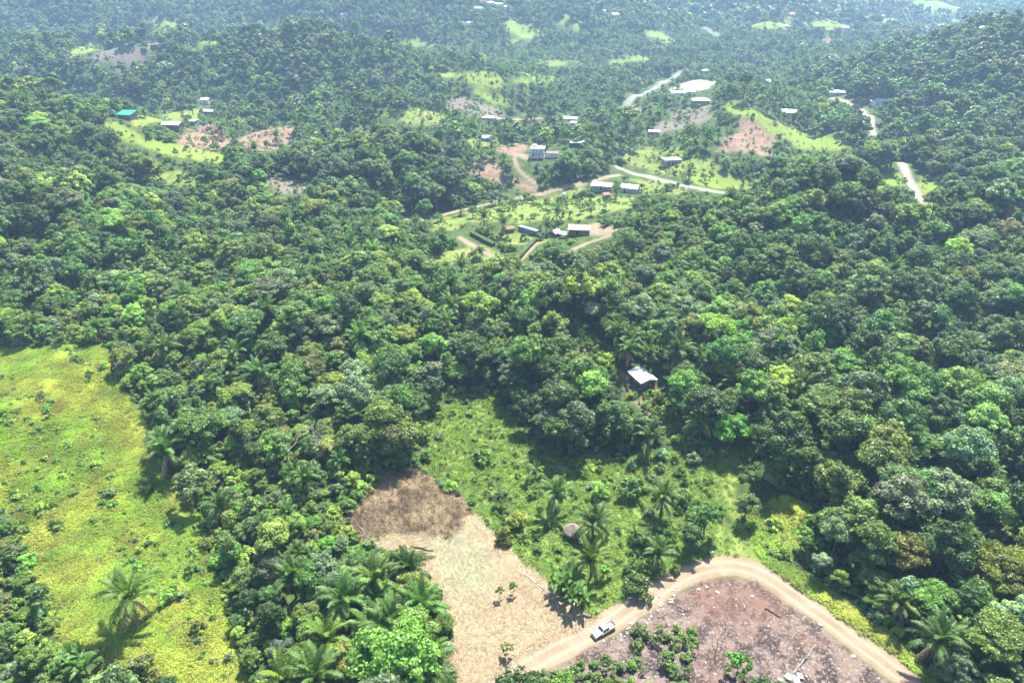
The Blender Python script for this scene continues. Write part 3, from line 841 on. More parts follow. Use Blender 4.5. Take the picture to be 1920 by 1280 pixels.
# ---------------------------------------------------------------- pickup truck
def pickup(px, py):
    p = g1(px, py)
    fr = Vector((-.85, -.53, 0)).normalized()          # it drives towards the lower left
    root = empty('pickup_truck', p, math.atan2(fr.y, fr.x))
    tag(root, 'white double cab pickup truck with open black bed driving on the dirt road', 'pickup truck')
    m = MB(); m.box(-2.6, 2.62, -.88, .88, .42, .98, .03, .02); b = m.build('body', M_carpaint, root, .07, 3)
    m = MB(); m.hexa([(1.05, -.84, .95), (2.58, -.80, .90), (2.58, .80, .90), (1.05, .84, .95), (1.0, -.80, 1.18), (2.45, -.72, 1.06), (2.45, .72, 1.06), (1.0, .80, 1.18)]); m.build('hood', M_carpaint, root, .05, 2)
    m = MB(); m.hexa([(-.95, -.86, .95), (1.2, -.86, .95), (1.2, .86, .95), (-.95, .86, .95), (-.78, -.68, 1.72), (.42, -.68, 1.74), (.42, .68, 1.74), (-.78, .68, 1.72)]); cab = m.build('cab', M_carpaint, root, .06, 3)
    def pane(name, a, b_, c, d, off):
        m = MB(); o = Vector(off)
        q = [Vector(v) + o for v in (a, b_, c, d)]; r = [v - o * 3 for v in q]
        m.hexa([*r, *q]); m.build(name, M_glass, cab)
    pane('windshield', (1.14, -.76, 1.06), (1.14, .76, 1.06), (.52, .60, 1.66), (.52, -.60, 1.66), (.013, 0, .017))
    pane('rear_window', (-.93, .68, 1.10), (-.93, -.68, 1.10), (-.82, -.56, 1.6), (-.82, .56, 1.6), (-.02, 0, .004))
    for s in (-1, 1):
        for x0, x1, x2, x3 in ((.25, 1.02, .48, .25), (-.82, .12, .12, -.72)):
            pane('side_window', (x0, s * .835, 1.06), (x1, s * .835, 1.06), (x2, s * .705, 1.62), (x3, s * .705, 1.62), (0, s * .018, .004))
        m = MB(); m.box(.85, 1.02, min(s * .9, s * 1.06), max(s * .9, s * 1.06), 1.08, 1.24); m.build('mirror', M_carpaint, root, .03, 2)
        m = MB(); m.box(-2.58, -.98, s * .86 - .05, s * .86 + .05, .94, 1.14); m.build('bed_side', M_carpaint, root, .02, 2)
        m = MB(); m.box(-2.56, -.98, s * .78 - .028, s * .78 + .028, .985, 1.155); m.build('bed_liner', M_liner, root)
        m = MB(); m.box(2.5, 2.655, min(s * .52, s * .80), max(s * .52, s * .80), .76, .92); m.build('headlight', M_lamp, root, .03, 2)
        m = MB(); m.box(-2.64, -2.55, min(s * .76, s * .88), max(s * .76, s * .88), .72, .98); m.build('tail_light', M_redlens, root, .015, 1)
        m = MB(); m.box(.2, .42, s * .895 - .02, s * .895 + .02, .9, .95); m.build('door_handle', M_liner, root)
    m = MB(); m.box(-2.52, -1.0, -.74, .74, .985, 1.0); m.build('bed_floor', M_bedfloor, root)
    m = MB(); m.box(-2.63, -2.56, -.76, .76, .94, 1.16); m.build('tailgate', M_liner, root, .01, 1)
    m = MB(); m.box(-2.55, -2.515, -.74, .74, .985, 1.15); m.build('tailgate_liner', M_liner, root)
    m = MB(); m.box(2.58, 2.72, -.84, .84, .42, .66); m.build('front_bumper', M_carpaint, root, .05, 2)
    m = MB(); m.box(2.6, 2.66, -.48, .48, .70, .90); m.build('grille', M_liner, root, .01, 1)
    m = MB(); m.box(-2.74, -2.6, -.84, .84, .44, .6); m.build('rear_bumper', M_liner, root, .03, 2)
    for x in (-1.62, 1.68):
        for s in (-1, 1):
            m = MB(); m.tube([(x, s * .66, .37), (x, s * .68, .37), (x, s * .87, .37), (x, s * .905, .37)], [.30, .37, .37, .31], 20); w = m.build('wheel', M_tyre, root)
            m = MB(); m.tube([(x, s * .9, .37), (x, s * .918, .37)], [.23, .2], 14); m.build('rim', M_rim, w)
            m = MB()
            for i in range(9):
                a0, a1 = math.pi * i / 9, math.pi * (i + 1) / 9
                f = lambda a, r_, y: (x + r_ * math.cos(a), y, .42 + r_ * math.sin(a))
                y0, y1 = s * .84, s * .915
                m.hexa([f(a0, .42, y0), f(a1, .42, y0), f(a1, .42, y1), f(a0, .42, y1), f(a0, .48, y0), f(a1, .48, y0), f(a1, .48, y1), f(a0, .48, y1)])
            m.build('wheel_arch', M_carpaint if False else M_liner, root)
    return root
pickup(1131, 1184)

# ---------------------------------------------------------------- houses
def house(name, label, cat, px, py, L, Wd, h, rot, roof, wm, rm, rise=1.0, over=.4, doors=(), wins=(), posts=(), clear=None, group=None, low=1.2):
    p = g1(px, py)
    root = empty(name, p, math.radians(rot)); tag(root, label, cat, group)
    x, y = L / 2, Wd / 2
    m = MB()
    if wm is not None:
        if roof == 'gable':
            pts = [(-x, -y, -low), (-x, y, -low), (-x, y, h), (-x, 0, h + rise), (-x, -y, h), (x, -y, -low), (x, y, -low), (x, y, h), (x, 0, h + rise), (x, -y, h)]
            m.poly(pts, [(0, 1, 2, 3, 4), (9, 8, 7, 6, 5), (0, 4, 9, 5), (1, 6, 7, 2), (2, 7, 8, 3), (3, 8, 9, 4), (0, 5, 6, 1)])
        elif roof == 'shed':
            m.hexa([(-x, -y, -low), (x, -y, -low), (x, y, -low), (-x, y, -low), (-x, -y, h), (x, -y, h), (x, y, h + rise), (-x, y, h + rise)])
        else: m.box(-x, x, -y, y, -low, h)
        wall = m.build('wall', wm, root)
    else: wall = root
    m = MB(); t = .1; o = over
    if roof == 'gable':
        k_ = rise / y
        for s in (-1, 1):
            a, b_ = (s * (y + o), h - k_ * o + .03), (0, h + rise + .03)
            m.hexa([(-x - o, a[0], a[1]), (x + o, a[0], a[1]), (x + o, b_[0], b_[1]), (-x - o, b_[0], b_[1]), (-x - o, a[0], a[1] + t), (x + o, a[0], a[1] + t), (x + o, b_[0], b_[1] + t), (-x - o, b_[0], b_[1] + t)])
    elif roof == 'hip':
        i_ = min(x, y) * .92
        m.poly([(-x - o, -y - o, h), (x + o, -y - o, h), (x + o, y + o, h), (-x - o, y + o, h), (-x + i_, 0, h + rise), (x - i_, 0, h + rise)],
               [(0, 1, 5, 4), (2, 3, 4, 5), (1, 2, 5), (3, 0, 4), (3, 2, 1, 0)])
        m.V = [(a, b_, c_ + .02) for a, b_, c_ in m.V]
    elif roof == 'shed':
        k_ = rise / Wd
        m.hexa([(-x - o, -y - o, h - k_ * o + .02), (x + o, -y - o, h - k_ * o + .02), (x + o, y + o, h + rise + k_ * o + .02), (-x - o, y + o, h + rise + k_ * o + .02),
                (-x - o, -y - o, h - k_ * o + .02 + t), (x + o, -y - o, h - k_ * o + .02 + t), (x + o, y + o, h + rise + k_ * o + .02 + t), (-x - o, y + o, h + rise + k_ * o + .02 + t)])
    else:
        m.box(-x - o, x + o, -y - o, y + o, h + .003, h + .25)
    rf = m.build('roof', rm, root)
    if roof == 'gable':
        m = MB(); m.box(-x - o - .02, x + o + .02, -.18, .18, h + rise + .1, h + rise + .2, 0, .08); m.build('ridge_cap', rm, rf)
    def panel(nm, side, u, z, w, hh, mat, parent, depth=.05):
        m = MB()
        if side in 'fb':
            yy = -y if side == 'f' else y; s = -1 if side == 'f' else 1
            m.box(u - w / 2, u + w / 2, min(yy - s * .02, yy + s * depth), max(yy - s * .02, yy + s * depth), z, z + hh)
        else:
            xx = -x if side == 'l' else x; s = -1 if side == 'l' else 1
            m.box(min(xx - s * .02, xx + s * depth), max(xx - s * .02, xx + s * depth), u - w / 2, u + w / 2, z, z + hh)
        return m.build(nm, mat, parent)
    for sd_, u, w, hh in doors: panel('door', sd_, u, 0, w, hh, M_hole, root)
    for sd_, u, z, w, hh in wins:
        f = panel('window', sd_, u, z, w, hh, M_white, root, .05); panel('pane', sd_, u, z + .08, w - .16, hh - .16, M_glass, f, .07)
    for a, b_ in posts:
        m = MB(); m.box(a - .08, a + .08, b_ - .08, b_ + .08, -low, h + .05); m.build('post', M_wood, root)
    if clear: block(*clear)
    return root

house('house', 'small hut with bright white gabled sheet roof and dark board gable on the slope', 'hut', 1203, 716, 7.4, 5.4, 2.5, 113, 'gable', M_wood, M_zinc, .7, .45,
      doors=[('l', -1.4, .9, 1.9)], wins=[('l', 1.0, 1.0, .8, .7), ('b', 0, 1.0, .8, .7)], clear=(1165, 680, 1245, 758))
house('house', 'grey white gabled barn-like house right of the white hip-roofed house by the village road', 'house', 1181, 360, 10.5, 8, 3.4, -22, 'gable', M_slab, M_zinc, 1.3, .3,
      doors=[('f', -2.5, 1.2, 2.2)], wins=[('f', 2, 1.2, 1.2, .9), ('r', 0, 1.3, 1.1, 1)], clear=(1162, 342, 1204, 368))
house('house', 'white hip-roofed house with grey walls just left of the gabled barn-like house', 'house', 1128, 354, 12, 7.5, 2.9, -14, 'hip', M_block, M_zinc, 1.3, .7,
      doors=[('f', 0, 1.0, 2.1)], wins=[('f', -3.4, 1, 1.2, .9), ('f', 3.2, 1, 1.2, .9)], clear=(1108, 338, 1150, 364))
r2 = house('house', 'two storey white and grey concrete house on a pale yard with flat roof', 'house', 1008, 292, 9.5, 8, 5.6, -8, 'flat', M_white, M_slab, 0, .5,
      doors=[('f', -2.6, 1.1, 2.2)], wins=[('f', -.6, .9, 1.1, 1.1), ('f', 1.6, .9, 1.1, 1.1), ('f', -2.4, 3.6, 1.3, 1.0), ('f', .2, 3.6, 1.3, 1.0), ('f', 2.8, 3.6, 1.3, 1.0), ('r', 0, 3.6, 1.4, 1)], clear=(990, 268, 1048, 302))
m = MB(); m.box(-5.4, 5.4, -5.6, -3.7, 2.85, 3.05); m.build('balcony', M_slab, r2)
for bx_ in (-5.0, 0, 5.0):
    m = MB(); m.box(bx_ - .15, bx_ + .15, -5.4, -5.1, -1, 2.848); m.build('post', M_white, r2)
m = MB(); m.box(-4.2, -.4, 0, 3.4, 5.87, 7.2, .4, .4); m.build('roof_tank_room', M_white, r2)
house('house', 'low brown roofed annex joined to the right of the two storey house', 'annex', 1036, 293, 8, 5, 2.6, -10, 'gable', M_white, M_brownroof, 1.0, .5, wins=[('f', 0, 1, 1.2, .9), ('f', 2.5, 1, 1, .9)])
house('house', 'white gabled house with a lean-to porch on the lawn above the soil slope', 'house', 912, 264, 9, 5.5, 2.7, -6, 'gable', M_white, M_zinc, 1.2, .3,
      doors=[('f', -2.6, 1.6, 2.1)], wins=[('f', 0, 1, 1, .9), ('f', 2.4, 1, 1, .9), ('r', 0, 1.1, 1.0, 1)], clear=(892, 250, 930, 270))
house('shed', 'tiny white cabin in front of the white gabled house', 'shed', 897, 268, 2.6, 2.4, 1.9, -6, 'shed', M_slab, M_zinc, .3, .3, doors=[('f', 0, .8, 1.7)], clear=(888, 260, 906, 272))
house('lean_to', 'low dark lean-to shelter beside the white gabled house', 'shelter', 899, 262, 4.2, 4, 2.3, -6, 'shed', None, M_zinc_old, .3, .2, posts=[(-1.9, -1.8), (1.9, -1.8), (-1.9, 1.8), (1.9, 1.8)])
house('house', 'unfinished grey block house with flat roof above the white road', 'house', 1258, 307, 11.5, 7.5, 3.2, 12, 'flat', M_block, M_slab, 0, .45,
      doors=[('f', -.6, 1.1, 2.2), ('f', -3.4, 1.6, 2.4)], wins=[('f', 1.6, .9, 1.2, 1.2), ('f', 3.8, .9, 1.2, 1.2), ('l', 0, .9, 1.3, 1.2)], clear=(1236, 290, 1280, 314))
house('house', 'small white-roofed house with pinkish grey walls below the stony slope', 'house', 1226, 253, 9, 4.6, 2.9, -8, 'shed', M_pinkwall, M_zinc, .7, .35, doors=[('f', -2, 1, 2)], wins=[('f', 1.5, 1, 1.2, .9)], clear=(1212, 238, 1242, 262))
house('house', 'pale hip-roofed house with reddish brown walls on the hilltop', 'house', 1313, 196, 15, 9, 3.9, -6, 'hip', M_pinkwall, M_cream, 2.2, .6, doors=[('f', -2, 1.3, 2.2)], wins=[('f', -5, 1, 1.4, 1), ('f', 2, 1, 1.4, 1), ('f', 5, 1, 1.4, 1)], clear=(1296, 178, 1332, 202))
house('house', 'long low white-roofed building behind the hilltop house', 'building', 1276, 179, 20, 8, 3, 4, 'gable', M_white, M_zinc, 1.2, .5, doors=[('f', 0, 1.4, 2.2)], wins=[('f', -5, 1, 1.6, 1), ('f', 5, 1, 1.6, 1)], clear=(1254, 166, 1290, 183))
house('house', 'squat white-roofed block right of the long white building near the gravel lot', 'building', 1294, 177, 9, 7, 3, -10, 'hip', M_white, M_zinc, 1.2, .5, doors=[('f', 0, 1.2, 2.1)], clear=(1287, 168, 1302, 181))
house('house', 'grey white hip roof half hidden beside the far dirt road', 'house', 917, 226, 11, 8, 2.8, -15, 'hip', M_block, M_zinc_old, 1.6, .5, doors=[('f', 0, 1, 2)], clear=(906, 216, 932, 230))
house('house', 'white roofed house at the right end of the far dirt road', 'house', 1068, 227, 14, 7, 2.8, -12, 'gable', M_white, M_zinc, 1.2, .6, doors=[('f', 0, 1, 2)], wins=[('f', 3, 1, 1.2, 1)], clear=(1056, 216, 1082, 230))
house('shed', 'small white sheet-roofed shed just below the far roadside house', 'shed', 1075, 235, 5, 4, 2.4, -20, 'shed', M_white, M_zinc, .5, .3, doors=[('f', 0, .9, 1.8)], clear=(1068, 226, 1084, 237))
house('shed', 'long low open shed with pale flat roof among bushes', 'shed', 1082, 273, 10, 4, 2.3, 3, 'shed', None, M_slab, .4, .3, posts=[(-4.6, -1.8), (0, -1.8), (4.6, -1.8), (-4.6, 1.8), (4.6, 1.8)], clear=(1066, 263, 1096, 275))
house('shed', 'small teal green roofed shed at the far left meadow edge', 'shed', 239, 222, 10, 7, 2.8, -10, 'shed', M_wood, M_greenroof, 1.6, .4, doors=[('f', 0, 1, 2)], clear=(228, 212, 252, 226))
house('house', 'white-roofed house left of the brown soil plot', 'house', 325, 240, 12, 7, 2.8, -6, 'gable', M_wood, M_zinc, 1.2, .5, doors=[('f', 0, 1, 2)], wins=[('f', 3, 1, 1.2, 1)], clear=(312, 230, 340, 243))
house('shed', 'tiny white shed between the white-roofed house and the soil plot', 'shed', 363, 232, 5, 4, 2.3, -6, 'shed', M_wood, M_zinc, .5, .3, doors=[('f', 0, .9, 1.8)], clear=(355, 224, 372, 235))
house('house', 'narrow white building at the foot of the dark forest hill', 'house', 387, 194, 8, 6, 4.0, -6, 'gable', M_white, M_zinc, 1.5, .4, doors=[('f', 0, 1, 2)], clear=(378, 182, 396, 198))
house('house', 'low white-roofed house under the narrow white building', 'house', 389, 213, 14, 6, 2.6, -4, 'gable', M_wood, M_zinc, 1.2, .5, doors=[('f', 0, 1, 2)], clear=(376, 204, 406, 216))
house('house', 'grey roofed roadside house with pale front at the bend of the far right road', 'house', 1567, 178, 18, 9, 3, -4, 'gable', M_slab, M_zinc_old, 1.6, .5, doors=[('f', 0, 1, 2)], wins=[('f', 5, 1, 1.4, 1)], clear=(1554, 168, 1584, 182))
house('house', 'long weathered grey roofed barn on the far right road', 'barn', 1657, 195, 17, 10, 3, -3, 'gable', M_wood, M_zinc_old, 1.6, .5, doors=[('f', 0, 1.6, 2.2)], clear=(1644, 183, 1676, 199))
house('house', 'bright white sheet-roofed shed against the weathered grey barn', 'shed', 1642, 197, 8, 7, 2.6, -3, 'shed', M_white, M_zinc, .8, .4, doors=[('f', 0, 1.2, 2)], clear=(1634, 188, 1650, 200))
house('house', 'dark low shack left of the weathered grey barn', 'shack', 1624, 192, 14, 7, 2.6, 6, 'gable', M_wood, M_brownroof, 1.0, .5, doors=[('f', 0, 1.2, 2)], clear=(1608, 184, 1634, 198))
house('house', 'pale grey roof showing among the trees on the far right', 'house', 1697, 158, 22, 8, 3, 0, 'gable', M_block, M_zinc_old, 1.6, .5, doors=[('f', 0, 1.2, 2)], clear=(1682, 152, 1712, 161))
house('house', 'rust brown patched roof house beside the rubble yard', 'house', 1086, 437, 10, 6.5, 3.0, -8, 'gable', M_wood, M_rust, 1.3, .6, doors=[('f', -1, 1.1, 2)], wins=[('f', 2.2, 1, 1.2, .9)], clear=(1070, 420, 1112, 446))
house('shed', 'low white sheet lean-to left of the rusty roofed house', 'shed', 1044, 442, 3.6, 3.2, 2.0, 30, 'shed', M_wood, M_zinc, .7, .3, doors=[('f', 0, .9, 1.7)], clear=(1036, 430, 1062, 450))
house('shed', 'white sheet shelter on dark posts beside the white lean-to', 'shed', 1057, 445, 4, 2.8, 2.0, -10, 'shed', None, M_zinc, .4, .2, posts=[(-1.8, -1.2), (1.8, -1.2), (-1.8, 1.2), (1.8, 1.2)])
house('canopy', 'small red canopy on four posts near the blue grey container', 'canopy', 956, 433, 4.2, 3.4, 1.9, 10, 'hip', None, M_redroof, .6, .2, posts=[(-1.9, -1.5), (1.9, -1.5), (-1.9, 1.5), (1.9, 1.5)], clear=(944, 420, 972, 438))
house('canopy', 'small red sheet shelter between the two white village houses', 'canopy', 1138, 370, 4.5, 3, 1.9, 15, 'shed', None, M_redroof, .6, .2, posts=[(-2.0, -1.3), (2.0, -1.3), (-2.0, 1.3), (2.0, 1.3)], clear=(1126, 358, 1150, 374))
# far village roofs, a few pixels each
FAR_H = [(920, 9, M_zinc, 'white', 'on the bare far ridge, left end'), (905, 5, M_redroof, 'red', 'at the top of the bare far ridge'), (935, 12, M_zinc_old, 'grey', 'on the bare far ridge, right end'), (952, 17, M_zinc, 'white', 'right of the far ridge village'),
         (1475, 53, M_redroof, 'red', 'on the far right pasture'), (1584, 55, M_zinc, 'white', 'right of the far pasture'), (1484, 30, M_redroof, 'red', 'above the far right pasture'), (1465, 21, M_zinc, 'white', 'high above the far pasture'), (1528, 29, M_rust, 'rusty', 'left of the far wooded knob'),
         (1760, 57, M_zinc, 'white', 'in the far right plain'), (1840, 59, M_zinc_old, 'grey', 'at the far right plain edge'), (1890, 28, M_redroof, 'red', 'near the top right corner'), (1912, 22, M_zinc, 'white', 'in the top right corner'),
         (1152, 31, M_zinc, 'white', 'on the far central ridge'), (1128, 25, M_zinc_old, 'grey', 'left on the far central ridge'), (880, 47, M_zinc, 'white', 'on the far valley slope'), (646, 31, M_zinc, 'white', 'far away left of centre'), (898, 20, M_zinc_old, 'grey', 'below the bare far ridge'), (1444, 157, M_zinc, 'white', 'right of the dark rounded tree'), (1478, 216, M_zinc, 'white', 'below the bright ridge strip'), (1322, 137, M_zinc, 'white', 'above the gravel lot')]
for hx, hy, rm_, cn, where in FAR_H:
    big = 1.0 if hy > 100 else 1.1
    house('house', f'tiny {cn} roofed house {where}', 'house', hx, hy, 11 * big, 8 * big, 3 * big, random.uniform(-30, 30), random.choice(['gable', 'hip']), M_cream, rm_, 1.6 * big, .4, doors=[('f', 0, 1.2, 2.1)], clear=(hx - 6, hy - 5, hx + 6, hy + 3), group='far village houses')

# thatched shelter
p = g1(1073, 1006); th = empty('thatched_hut', p, .3); tag(th, 'small round thatched shelter under a palm in the green clearing', 'thatched hut')
m = MB(); nn = 14; ring = []
for z_, r_ in ((2.1, 2.35), (2.35, 2.3), (3.1, 1.35), (3.9, .15)):
    ring.append([(r_ * (1 + .06 * math.sin(i * 5.1 + z_ * 3)) * math.cos(i * 6.283 / nn), r_ * (1 + .06 * math.sin(i * 3.7)) * math.sin(i * 6.283 / nn), z_ + .06 * math.sin(i * 4.3)) for i in range(nn)])
m.poly([q for rr in ring for q in rr], [(a * nn + i, a * nn + (i + 1) % nn, (a + 1) * nn + (i + 1) % nn, (a + 1) * nn + i) for a in range(3) for i in range(nn)] + [tuple(range(3 * nn, 4 * nn))] + [tuple(range(nn))[::-1]])
m.build('thatch_roof', M_thatch, th)
for a in range(6):
    m = MB(); m.tube([(1.8 * math.cos(a * 1.047), 1.8 * math.sin(a * 1.047), -.4), (1.8 * math.cos(a * 1.047), 1.8 * math.sin(a * 1.047), 2.2)], [.08, .07], 6); m.build('post', M_bark, th)
block(1056, 984, 1092, 1008)

# shipping container with ribs
p = g1(991, 437); ct = empty('container', p, math.radians(-42)); tag(ct, 'blue grey steel container among the village trees', 'container')
m = MB(); m.box(-6.05, 6.05, -1.2, 1.2, .1, 2.65); m.build('box', M_container, ct, .03, 1)
m = MB(); m.box(-6.0, 6.0, -1.15, 1.15, 2.66, 2.70); m.build('roof', plain('pale_steel_roof', (.40, .46, .52), .4, .5), ct)
for s in (-1, 1):
    for i in range(24):
        m = MB(); xx = -5.8 + i * .5; m.box(xx, xx + .25, s * 1.2 - .035, s * 1.2 + .035, .2, 2.55); m.build('rib', M_container, ct)
m = MB(); m.box(6.03, 6.09, -1.1, 1.1, .2, 2.55); d_ = m.build('door', M_container, ct)
m = MB(); m.tube([(6.12, 0, .25), (6.12, 0, 2.5)], [.03, .03], 6); m.build('lock_bar', M_rim, d_)
block(974, 416, 1010, 444)
# water tank on a stand
p = g1(1058, 371); wt_ = empty('water_tank', p); tag(wt_, 'white round water tank on a wooden stand in the village meadow', 'water tank')
m = MB(); m.tube([(0, 0, 1.62), (0, 0, 1.7), (0, 0, 3.0), (0, 0, 3.25), (0, 0, 3.35)], [.95, 1.0, 1.0, .7, .3], 16); m.build('tank', M_white, wt_)
m = MB(); m.box(-1.1, 1.1, -1.1, 1.1, 1.48, 1.6); m.build('platform', M_wood, wt_)
for a, b_ in ((-1, -1), (1, -1), (1, 1), (-1, 1)):
    m = MB(); m.box(a - .08, a + .08, b_ - .08, b_ + .08, -.4, 1.478); m.build('leg', M_wood, wt_)
block(1048, 352, 1068, 374)
# blue tarpaulin heap
def heap(name, label, cat, px, py, rx, ry, h, mat, seed, rot=0):
    r = np.random.default_rng(seed); p = g1(px, py); nr_, na = 7, 18
    V, F = [(0, 0, h)], []
    for i in range(1, nr_ + 1):
        for a in range(na):
            q = i / nr_; an = a * 6.283 / na
            V.append((rx * q * math.cos(an) * (1 + .1 * r.normal()), ry * q * math.sin(an) * (1 + .1 * r.normal()), h * (1 - q ** 2) * (1 + .25 * r.normal()) - (.2 if i == nr_ else 0)))
    for a in range(na): F.append((0, 1 + a, 1 + (a + 1) % na))
    for i in range(nr_ - 1):
        for a in range(na): b0 = 1 + i * na; F.append((b0 + a, b0 + na + a, b0 + na + (a + 1) % na, b0 + (a + 1) % na))
    me = bpy.data.meshes.new(name); me.from_pydata(V, [], F); me.materials.append(mat)
    o = obj(name, me); o.location = p; o.rotation_euler[2] = rot
    tag(o, label, cat); return o
heap('tarpaulin', 'crumpled blue tarpaulin over a heap beside the trimmed hedge', 'tarpaulin', 1019, 476, 3.2, 3.0, 1.5, M_blue, 3)
heap('tarpaulin', 'small pale blue sheet lying below the white-roofed hut', 'sheet', 1188, 741, .75, .9, .25, plain('pale_blue_sheet', (.45, .68, .72), .6), 4)
heap('dirt_mound', 'small reddish dirt mound in front of the white-roofed hut', 'dirt mound', 1226, 733, 1.6, 1.0, .5, plain('red_soil', (.42, .17, .09), .9), 5)
heap('sheet_metal', 'reddish sheet lying below the white-roofed hut', 'metal sheet', 1207, 744, 1.5, .7, .3, plain('reddish_sheet', (.30, .13, .13), .7), 6)
heap('brush_heap', 'dark brown brush heap on the far brown soil plot', 'brush heap', 404, 262, 6, 5, 2.2, plain('brush', (.10, .07, .05), .9), 7)
block(1004, 460, 1034, 482)
# utility poles beside the asphalt road
for (a, b_), lb in zip([(1206, 186), (1231, 174), (1252, 164)], ['nearest', 'middle', 'farthest']):
    u = empty('utility_pole', g1(a, b_)); tag(u, f'{lb} thin wooden utility pole beside the asphalt road', 'utility pole', 'poles along the asphalt road')
    m = MB(); m.tube([(0, 0, -.5), (0, 0, 10)], [.2, .14], 8); m.build('pole', M_bark_pale, u)
    m = MB(); m.box(-1.1, 1.1, -.08, .08, 9.2, 9.4); m.build('crossarm', M_bark_pale, u)
    block(a - 3, b_ - 16, a + 3, b_ + 2)
# clipped hedges
def hedge(label, a, b_, w=2.4, h=2.0):
    P = ground_at([a, b_]); r = np.random.default_rng(int(a[0])); L = np.linalg.norm(P[1] - P[0]); n = int(L * 130)
    t = r.uniform(0, 1, n); c = P[0] + (P[1] - P[0]) * t[:, None]
    ax = norm((P[1] - P[0])[None])[0]; sd_ = np.array([-ax[1], ax[0], 0])
    face = r.integers(0, 3, n); v = r.uniform(-1, 1, n)
    off = np.where(face[:, None] == 0, sd_ * (v * w / 2)[:, None] + np.array([0, 0, h]), sd_ * (np.where(face == 1, 1, -1) * w / 2)[:, None] + np.array([0, 0, 1]) * ((v + 1) * h / 2)[:, None])
    N = np.where(face[:, None] == 0, np.array([0, 0, 1.]), sd_ * np.where(face == 1, 1, -1)[:, None]) + r.normal(0, .4, (n, 3))
    c = c + off + r.normal(0, .08, (n, 3)); c[:, 2] = gz(c[:, 0], c[:, 1]) * 0 + c[:, 2]
    o0 = P[0]
    V, Q = leaves(r, c - o0, N, r.uniform(.12, .26, n))
    hd = empty('hedge', o0); tag(hd, label, 'hedge', 'clipped village hedges')
    me = mesh_np('hedge_foliage', V, Q, None, [M_leaf], None, r.uniform(0, 1, n)); f = obj('foliage', me, hd); f['tint'] = [.10, .20, .03]
    m = MB(); e = P[1] - P[0]
    q = [np.array([0, 0, -.5]) + s * sd_ * w * .42 for s in (-1, 1)]; q2 = [x_ + e for x_ in q]
    lo = [q[0], q[1], q2[1], q2[0]]; m.hexa(lo + [x_ + np.array([0, 0, h * .93 + .5]) for x_ in lo]); m.build('branches', M_bark, hd)
    pp = densify([a, b_], 4, False)
    for x_, y_ in pp: block(int(x_ - 5), int(y_ - 9), int(x_ + 6), int(y_ + 3))
hedge('long clipped green hedge on the left of the narrow drive', (966, 492), (1004, 452))
hedge('short clipped green hedge on the right of the narrow drive', (996, 486), (1012, 470))
hedge('dark clipped hedge above the twin-rut dirt track', (884, 440), (926, 462), 2.0, 1.8)
hedge('low hedge by the white box near the container', (1000, 440), (1022, 447), 2.0, 1.6)
# ---------------------------------------------------------------- plants: colours and wording
PAL = {'dark green': (.074, .145, .034), 'mid green': (.120, .220, .042), 'olive green': (.170, .235, .050), 'yellow green': (.220, .310, .052),
       'grey green': (.155, .225, .110), 'bright green': (.145, .280, .045), 'reddish olive': (.190, .190, .070)}
PNAMES = list(PAL); PARR = np.array([PAL[k_] for k_ in PNAMES])
def pick_tints(rng, tone, n):
    """tone -1 dark forest .. +1 young bright growth"""
    w = np.stack([np.exp(-2.2 * (tone + .75) ** 2) * 1.0, np.exp(-1.6 * tone ** 2) * 1.1, np.full(n, .30), .55 * np.exp(-1.8 * (tone - .8) ** 2), np.full(n, .26), .45 * np.exp(-1.8 * (tone - .9) ** 2), np.full(n, .006)], 1)
    w /= w.sum(1, keepdims=True); cum = w.cumsum(1); k_ = (rng.uniform(size=(n, 1)) > cum).sum(1).clip(0, len(PNAMES) - 1)
    c = PARR[k_] * np.exp(rng.normal(0, .23, (n, 1))) * np.exp(rng.normal(0, .07, (n, 3)))
    return k_, c
LANDMARKS = [('the pickup truck', 1131, 1184), ('the straw clearing', 900, 1100), ('the brown brushwood', 780, 935), ('the burnt plot', 1430, 1200), ('the bright pasture', 180, 880),
             ('the thatched shelter', 1073, 1000), ('the white-roofed hut', 1203, 710), ('the grass track', 1370, 930), ('the road bend', 1372, 1058), ('the grassy hollow', 890, 800), ('the pasture palm', 260, 1110), ('the hedges', 985, 470)]
_used = {}
def place_words(px, py):
    d = [(math.hypot(px - a, (py - b)) , n, a, b) for n, a, b in LANDMARKS]
    _, n, a, b = min(d)
    if abs(px - a) > abs(py - b): w = 'right of' if px > a else 'left of'
    else: w = 'below' if py > b else 'above'
    return f'{w} {n}'
_ONES = 'zero one two three four five six seven eight nine ten eleven twelve thirteen fourteen fifteen sixteen seventeen eighteen nineteen'.split()
_TENS = 'x x twenty thirty forty fifty sixty seventy eighty ninety'.split()
def spell(v):
    v = int(min(max(round(v), 0), 99))
    return _ONES[v] if v < 20 else _TENS[v // 10] + ('' if v % 10 == 0 else '-' + _ONES[v % 10])
def plant_label(size, colour, kind, px, py):
    for extra in ('', 'lush ', 'dense ', 'ragged ', 'uneven ', 'leafy ', 'bushy ', 'full '):
        for dx, dy in ((0, 0), (.5, 0), (0, .5), (-.5, 0), (0, -.5)):
            lb = f'{extra}{size} {colour} {kind} {place_words(px, py)}, {spell(px / 19.2 + dx)} percent across, {spell(py / 12.8 + dy)} down'
            if lb not in _used:
                _used[lb] = 1
                return lb
    return lb

def tree_thing(name, kindlist, i, loc, rz, s, tint, label, cat, group, crown_name='crown'):
    tm, cm, jm, R_, H_ = kindlist[i]
    root = empty(name, loc, rz, s); tag(root, label, cat, group)
    t = obj('trunk', tm, root); c = obj(crown_name, cm, root)
    c['tint'] = [float(v) for v in tint]
    return root

